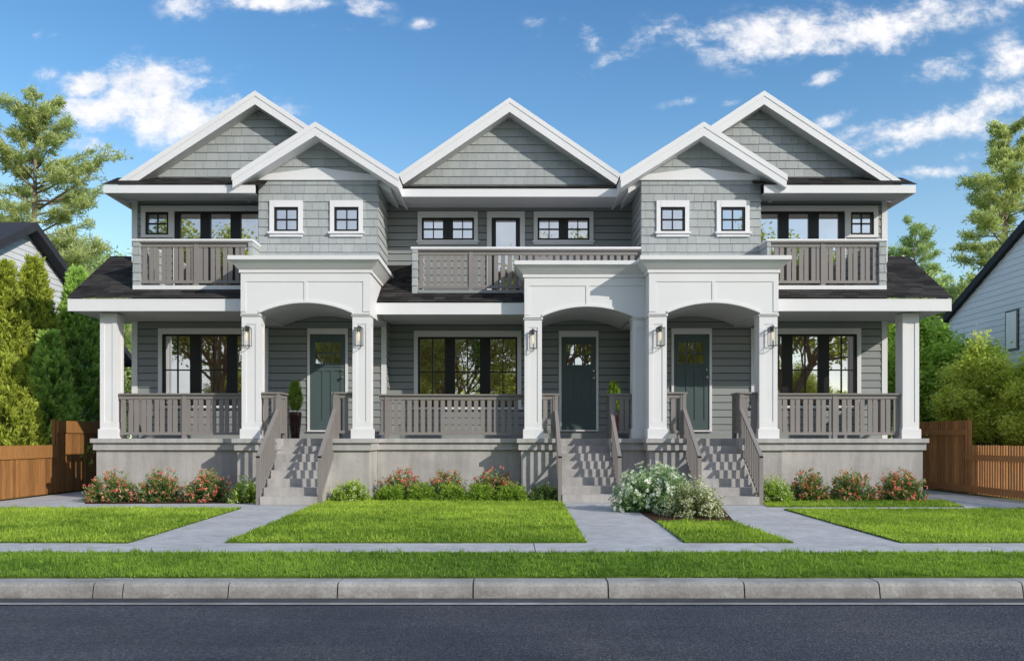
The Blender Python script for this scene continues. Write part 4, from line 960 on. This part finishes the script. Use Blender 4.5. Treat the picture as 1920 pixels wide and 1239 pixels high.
# street trees across the road (seen mirrored in the windows)
t0 = broad('street_tree', 'street tree across the road, mirrored in the windows', 'tree', -16.5, -11, 10.5, 4.2, 'street', 51, leaf=0.20, nleaf=30, trunk_h=0.3, tip=0.55, group='street trees across the road', depth=4, thick=0.8)
def dup(root, loc, rz):
    r = root.copy(); COL.objects.link(r); r.location = loc; r.rotation_euler = (0, 0, rz)
    for ch in list(root.children):
        c = ch.copy(); COL.objects.link(c); c.parent = r
    return r
t0.scale = (1.3, 1.3, 1.3)
for (x_, y_, rz, s) in ((-9.6, -14, 0.6, 0.85), (-3.8, -12, 1.3, 0.95), (3.4, -12.5, 3.0, 1.35), (9.9, -14, 5.5, 0.85), (15.5, -11.5, 2.1, 1.32), (25, -12, 4.4, 0.9), (-27, -13, 5.0, 1.05), (-17.5, -19, 2.6, 0.62), (-12.5, -18, 4.1, 0.55), (-6.5, -19, 5.2, 0.6), (0.2, -18.5, 0.2, 0.62), (6.8, -19, 1.9, 0.55), (12.8, -18, 3.5, 0.6), (18.6, -19, 0.9, 0.62)):
    q = dup(t0, (x_, y_, 0), rz); q.scale = (s, s, s)

def bush(kind, label, px, Y, width_px, top_py, mat, fmat, nf=120, seed=0, fsize=0.03, nstem=150, group=None, leaf=0.05, depth=0.85, fl_top=False, cluster=5):
    r = np.random.default_rng(seed); x = X(px, Y); Ht = Z(top_py, Y); R = width_px*Y/F/2
    o = empty(kind, (x, Y, 0)); tag(o, label, 'bush', group)
    Cs, Ds, Ts = [], [], []; tips = []
    for k in range(nstem):
        ph = math.acos(1-r.random()*0.98); th = r.uniform(0, 2*np.pi); d = np.array([math.sin(ph)*math.cos(th), math.sin(ph)*math.sin(th)*depth, math.cos(ph)])
        k_ = r.uniform(0.72, 1.10)*(1+0.05*math.sin(3*th+seed)+0.05*math.sin(5*th+4*ph+2*seed)); tip_ = d*np.array([R, R, Ht])*k_; tip_[2] = max(tip_[2], 0.04)
        tips.append((tip_, d)); m = 34; s = r.random(m)**0.6
        st = d*np.array([R*0.4, R*0.4, 0.1*Ht]); P = st+(tip_-st)*s[:, None]+r.normal(0, 0.022, (m, 3)); P[:, 2] = np.maximum(P[:, 2], 0.015)
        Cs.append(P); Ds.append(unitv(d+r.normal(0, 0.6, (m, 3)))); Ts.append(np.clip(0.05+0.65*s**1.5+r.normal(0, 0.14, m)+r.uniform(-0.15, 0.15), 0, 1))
    C = np.concatenate(Cs); D = np.concatenate(Ds); T = np.concatenate(Ts); Lz = RNG.uniform(0.6, 1.3, len(C))*leaf
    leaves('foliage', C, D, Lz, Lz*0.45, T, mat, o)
    if fmat:
        Cs, Ds, Ts = [], [], []
        for k in range(nf):
            t_, d = tips[r.integers(len(tips))]
            if fl_top and t_[2] < Ht*0.45: t_, d = tips[r.integers(len(tips))]
            c = t_*r.uniform(0.86, 1.05)+r.normal(0, 0.02, 3); c[2] = max(c[2], 0.03); tn = r.uniform(0, 1)
            for q in range(cluster):
                cc = c+r.normal(0, fsize*0.55, 3); m = 5; a = unitv(np.cross(d, r.normal(size=3))); b3 = np.cross(d, a); an = np.linspace(0, 2*np.pi, m, endpoint=False)
                dd = unitv(a*np.cos(an)[:, None]+b3*np.sin(an)[:, None]+d*0.5); Cs.append(np.repeat(cc[None], m, 0)); Ds.append(dd); Ts.append(np.full(m, tn)+r.normal(0, 0.1, m))
        C = np.concatenate(Cs); D = np.concatenate(Ds); T = np.concatenate(Ts)
        leaves('flowers', C, D, np.full(len(C), fsize*0.62), np.full(len(C), fsize*0.6), T, fmat, o)
    return o
gp = 'pink flowering bushes along the foundation'
YQ = 17.15
bush('flowering_bush', 'pink flowered bush at the left corner of the foundation', 210, YQ, 98, 884, 'bushleaf', 'pink', 150, 1, group=gp)
bush('flowering_bush', 'middle pink flowered bush left of the left stairs', 299, YQ, 86, 882, 'bushleaf', 'pink', 130, 2, group=gp)
bush('flowering_bush', 'pink flowered bush beside the small white bush at the left stairs', 390, YQ, 96, 881, 'bushleaf', 'pink', 140, 3, group=gp)
bush('flowering_bush', 'small white flowered lime bush tucked against the left stair railing', 461, 16.75, 54, 896, 'limeleaf', 'cream', 170, 4, 0.03, 110, cluster=2)
bush('flowering_bush', 'lime green bush with tiny cream flowers right of the left stairs', 657, 17.05, 72, 899, 'limeleaf', 'cream', 260, 5, 0.03, cluster=2)
YQ2 = 17.9
bush('flowering_bush', 'pink topped bush behind the green bushes, nearest the left stairs in the middle bed', 752, YQ2, 92, 880, 'bushleaf', 'pink', 120, 6, fl_top=True, group=gp)
bush('flowering_bush', 'pink topped bush in the centre of the middle bed', 838, YQ2, 76, 880, 'bushleaf', 'pink', 100, 7, fl_top=True, group=gp)
bush('flowering_bush', 'rightmost pink topped bush of the middle bed', 926, YQ2, 92, 880, 'bushleaf', 'pink', 120, 8, fl_top=True, group=gp)
gg = 'low green bushes in the middle bed'
for k, (px, wd, tp, lb) in enumerate([(733, 62, 909, 'low green bush at the left end of the middle bed'), (790, 56, 908, 'low green bush below the gap between first and second pink bush'),
        (846, 58, 905, 'low green bush in front of the centre pink bush'), (904, 54, 907, 'low green bush left in front of the third pink bush'), (962, 62, 907, 'low green bush right in front of the third pink bush'),
        (1021, 58, 908, 'dark green bush beside the middle stairs')]):
    bush('green_bush', lb, px, 17.25, wd, tp, 'leafy' if k < 5 else 'bushleaf', None, 0, 20+k, nstem=120, group=gg)
bush('hydrangea_bush', 'large pale green bush with white flower heads beside the middle path', 1230, 14.9, 162, 874, 'paleleaf', 'whitef', 130, 30, 0.08, 420, leaf=0.055, cluster=5)
bush('flowering_bush', 'front bush covered in tiny white flowers on the mulch bed', 1302, 13.75, 116, 903, 'oliveleaf', 'cream', 700, 31, 0.028, 260, leaf=0.035, cluster=2)
bush('flowering_bush', 'lime bush with tiny white flowers right of the right stairs', 1452, 16.9, 66, 897, 'limeleaf', 'cream', 230, 32, 0.03, cluster=2)
bush('flowering_bush', 'pink flowered bush next to the lime bush right of the right stairs', 1512, 17.2, 78, 882, 'bushleaf', 'pink', 120, 33, group=gp)
bush('flowering_bush', 'middle pink flowered bush on the right foundation', 1597, 17.2, 90, 880, 'bushleaf', 'pink', 140, 34, group=gp)
bush('flowering_bush', 'pink flowered bush at the right corner of the foundation', 1688, 17.2, 90, 879, 'bushleaf', 'pink', 140, 35, group=gp)

# potted conifers
def potted(px, Y, top_py, pot_top, wpx, label, mat, seed):
    x = X(px, Y); o = empty('potted_plant', (x, Y, 1.207)); tag(o, label, 'potted plant', 'potted conifers by the front doors')
    hp = Z(pot_top, Y)-1.207; rw = wpx*Y/F/2
    mb = MB(); prof = [(0.0, 0.62), (0.03, 0.66), (0.5, 0.86), (0.85, 0.98), (0.97, 1.0), (1.0, 0.97)]
    mb.tube([(0, 0, hp*a) for a, _ in prof], [rw*b2 for _, b2 in prof], 'pot', 24); p = mb.build('pot', o, True)
    mb = MB(); mb.tube([(0, 0, hp-0.001), (0, 0, hp+0.004)], [rw*0.9, rw*0.9], 'soil', 20); mb.build('soil', o)
    r = np.random.default_rng(seed); Hc = Z(top_py, Y)-1.207-hp; Cs, Ds, Ts = [], [], []
    for k in range(260):
        h = r.random(); th = r.uniform(0, 2*np.pi); rr = rw*1.08*(math.sin(min(1, h*1.6+0.28)*math.pi/2))*(1-max(0, h-0.45)/0.62)**0.8
        out = np.array([math.cos(th), math.sin(th), 0]); b_ = out*rr*0.75+np.array([0, 0, hp+0.02+Hc*0.88*h]); d = unitv(out*0.45+np.array([0, 0, 1.0])+r.normal(0, 0.2, 3)); m = 26; s = r.random(m)
        Cs.append(b_+d*0.09*s[:, None]+r.normal(0, 0.012, (m, 3))); Ds.append(unitv(d+r.normal(0, 0.5, (m, 3)))); Ts.append(np.clip(0.1+0.7*s+r.normal(0, 0.12, m), 0, 1))
    C = np.concatenate(Cs); leaves('foliage', C, np.concatenate(Ds), np.full(len(C), 0.035), np.full(len(C), 0.012), np.concatenate(Ts), mat, o)
potted(553.5, 18.9, 716, 772.4, 24, 'potted cone shaped conifer in a tall dark red pot left of the left door', 'leafy', 1)
potted(1151, 19.2, 717, 774, 24, 'potted bright green conifer behind the railing right of the middle door', 'leafy', 2)

# ------------------------------------------------------------------ fences and neighbours
def fence(sx, label, mat, y_step, slat_gap):
    xf = -9.9; o = empty('wooden_fence', (xf*sx, 18, 0)); o.location = (0, 0, 0); tag(o, label, 'fence')
    rnd = random.Random(3 if sx > 0 else 4)
    for (ya, yb_, zt, nm) in ((9.0 if sx > 0 else 14.0, y_step, 1.065, 'fence_panel'), (y_step, 21.6, 1.60, 'fence_panel')):
        mb = MB(sx); y = ya; w_ = 0.095
        while y < yb_:
            t = rnd.random(); e = rnd.uniform(-0.006, 0.006)
            if slat_gap: mb.box(xf-0.012, xf+0.012, y, y+0.05, 0.03, zt+e*0.5, mat, t); y += 0.098
            else: mb.box(xf-0.012+e*0.5, xf+0.010+e*0.5, y, min(yb_, y+w_-0.004), 0.02, zt-0.03, mat, t); y += w_
        if slat_gap:
            mb.box(xf+0.013, xf+0.05, ya, yb_, zt-0.32, zt-0.20, mat, 0.3); mb.box(xf+0.013, xf+0.04, ya, yb_, 0.06, 0.2, mat, 0.2)
        else:
            mb.box(xf+0.016, xf+0.036, ya, yb_, zt-0.27, zt, mat, 0.9)
        mb.build(nm, o)
    for y in [y_step]+[y_step-2.4*k for k in range(1, 3)]+[21.6]:
        mb = MB(sx); mb.box(xf-0.09, xf-0.015, y-0.04, y+0.04, 0, 1.04 if y < y_step-0.1 else 1.62, mat, 0.4); mb.build('fence_post', o)
fence(1, 'brown wooden board fence along the left side path', 'fence', 19.46, False)
fence(-1, 'wooden picket fence with gaps along the right side path', 'fence_right', 19.28, True)

def neighbour(sx, label, apexY, apexZ, sl, yback, yfront, xw, wm='nwall', e=0.35, ov=0.45):
    o = empty('neighbour_house', (0, 0, 0)); tag(o, label, 'house')
    mb = MB(sx); V_ = ZU; x = -xw
    def top(Y): return apexZ-sl*abs(Y-apexY)
    # wall facing the side path
    ze = top(yback)
    reg = [rect(yfront, yback, 0, min(top(yfront), ze)), [(yfront, min(top(yfront), ze)), (yback, min(top(yfront), ze)), (yback, top(yback)), (apexY, apexZ), (yfront, top(yfront))]]
    rg = []
    for q in reg: rg.append(q)
    field(mb, (x, 0, 0), (0, 1, 0), ZU, rg, wm, 0.16, None, 0.016, 0.012, 7)
    mb.poly([(x-8, yback, 0), (x, yback, 0), (x, yback, ze), (x-8, yback, ze)][::-1], wm); mb.poly([(x-8, yfront, 0), (x, yfront, 0), (x, yfront, ze), (x-8, yfront, ze)], wm)
    mb.build('wall', o)
    r = MB(sx); t = 0.22
    for (ya, yb_) in ((yfront-0.4, apexY), (apexY, yback+ov)):
        za, zb = top(ya)+0.12, top(yb_)+0.12
        r.hexa([(x-9, ya, za-t), (x+e, ya, za-t), (x+e, yb_, zb-t), (x-9, yb_, zb-t), (x-9, ya, za), (x+e, ya, za), (x+e, yb_, zb), (x-9, yb_, zb)], 'nroof')
    r.build('roof', o)
    return o
nl = neighbour(1, 'left neighbour house with pale siding and black roof, behind the cedars', 23.85, 6.87, 0.50, 29.7, 18.0, 13.0)
nr = neighbour(-1, 'right neighbour house with pale siding, dark gable and one narrow window', 21.96, 6.47, 0.44, 25.9, 16.6, 12.8, 'nwall_shaded', 0.14, 0.12)
mb = MB(); Ya = 12.8*F/(1911-CX); Yb2 = 12.8*F/(1887-CX); z0 = Z(655, Ya); z1 = Z(578, Ya)
mb.box(12.765, 12.8, Ya-0.02, Yb2, z0, z1, 'black'); wn_ = mb.build('window', nr)
mb = MB(); mb.box(12.755, 12.765, Ya+0.06, Yb2-0.06, z0+0.05, z1-0.05, 'lightpane'); mb.build('pane', wn_)
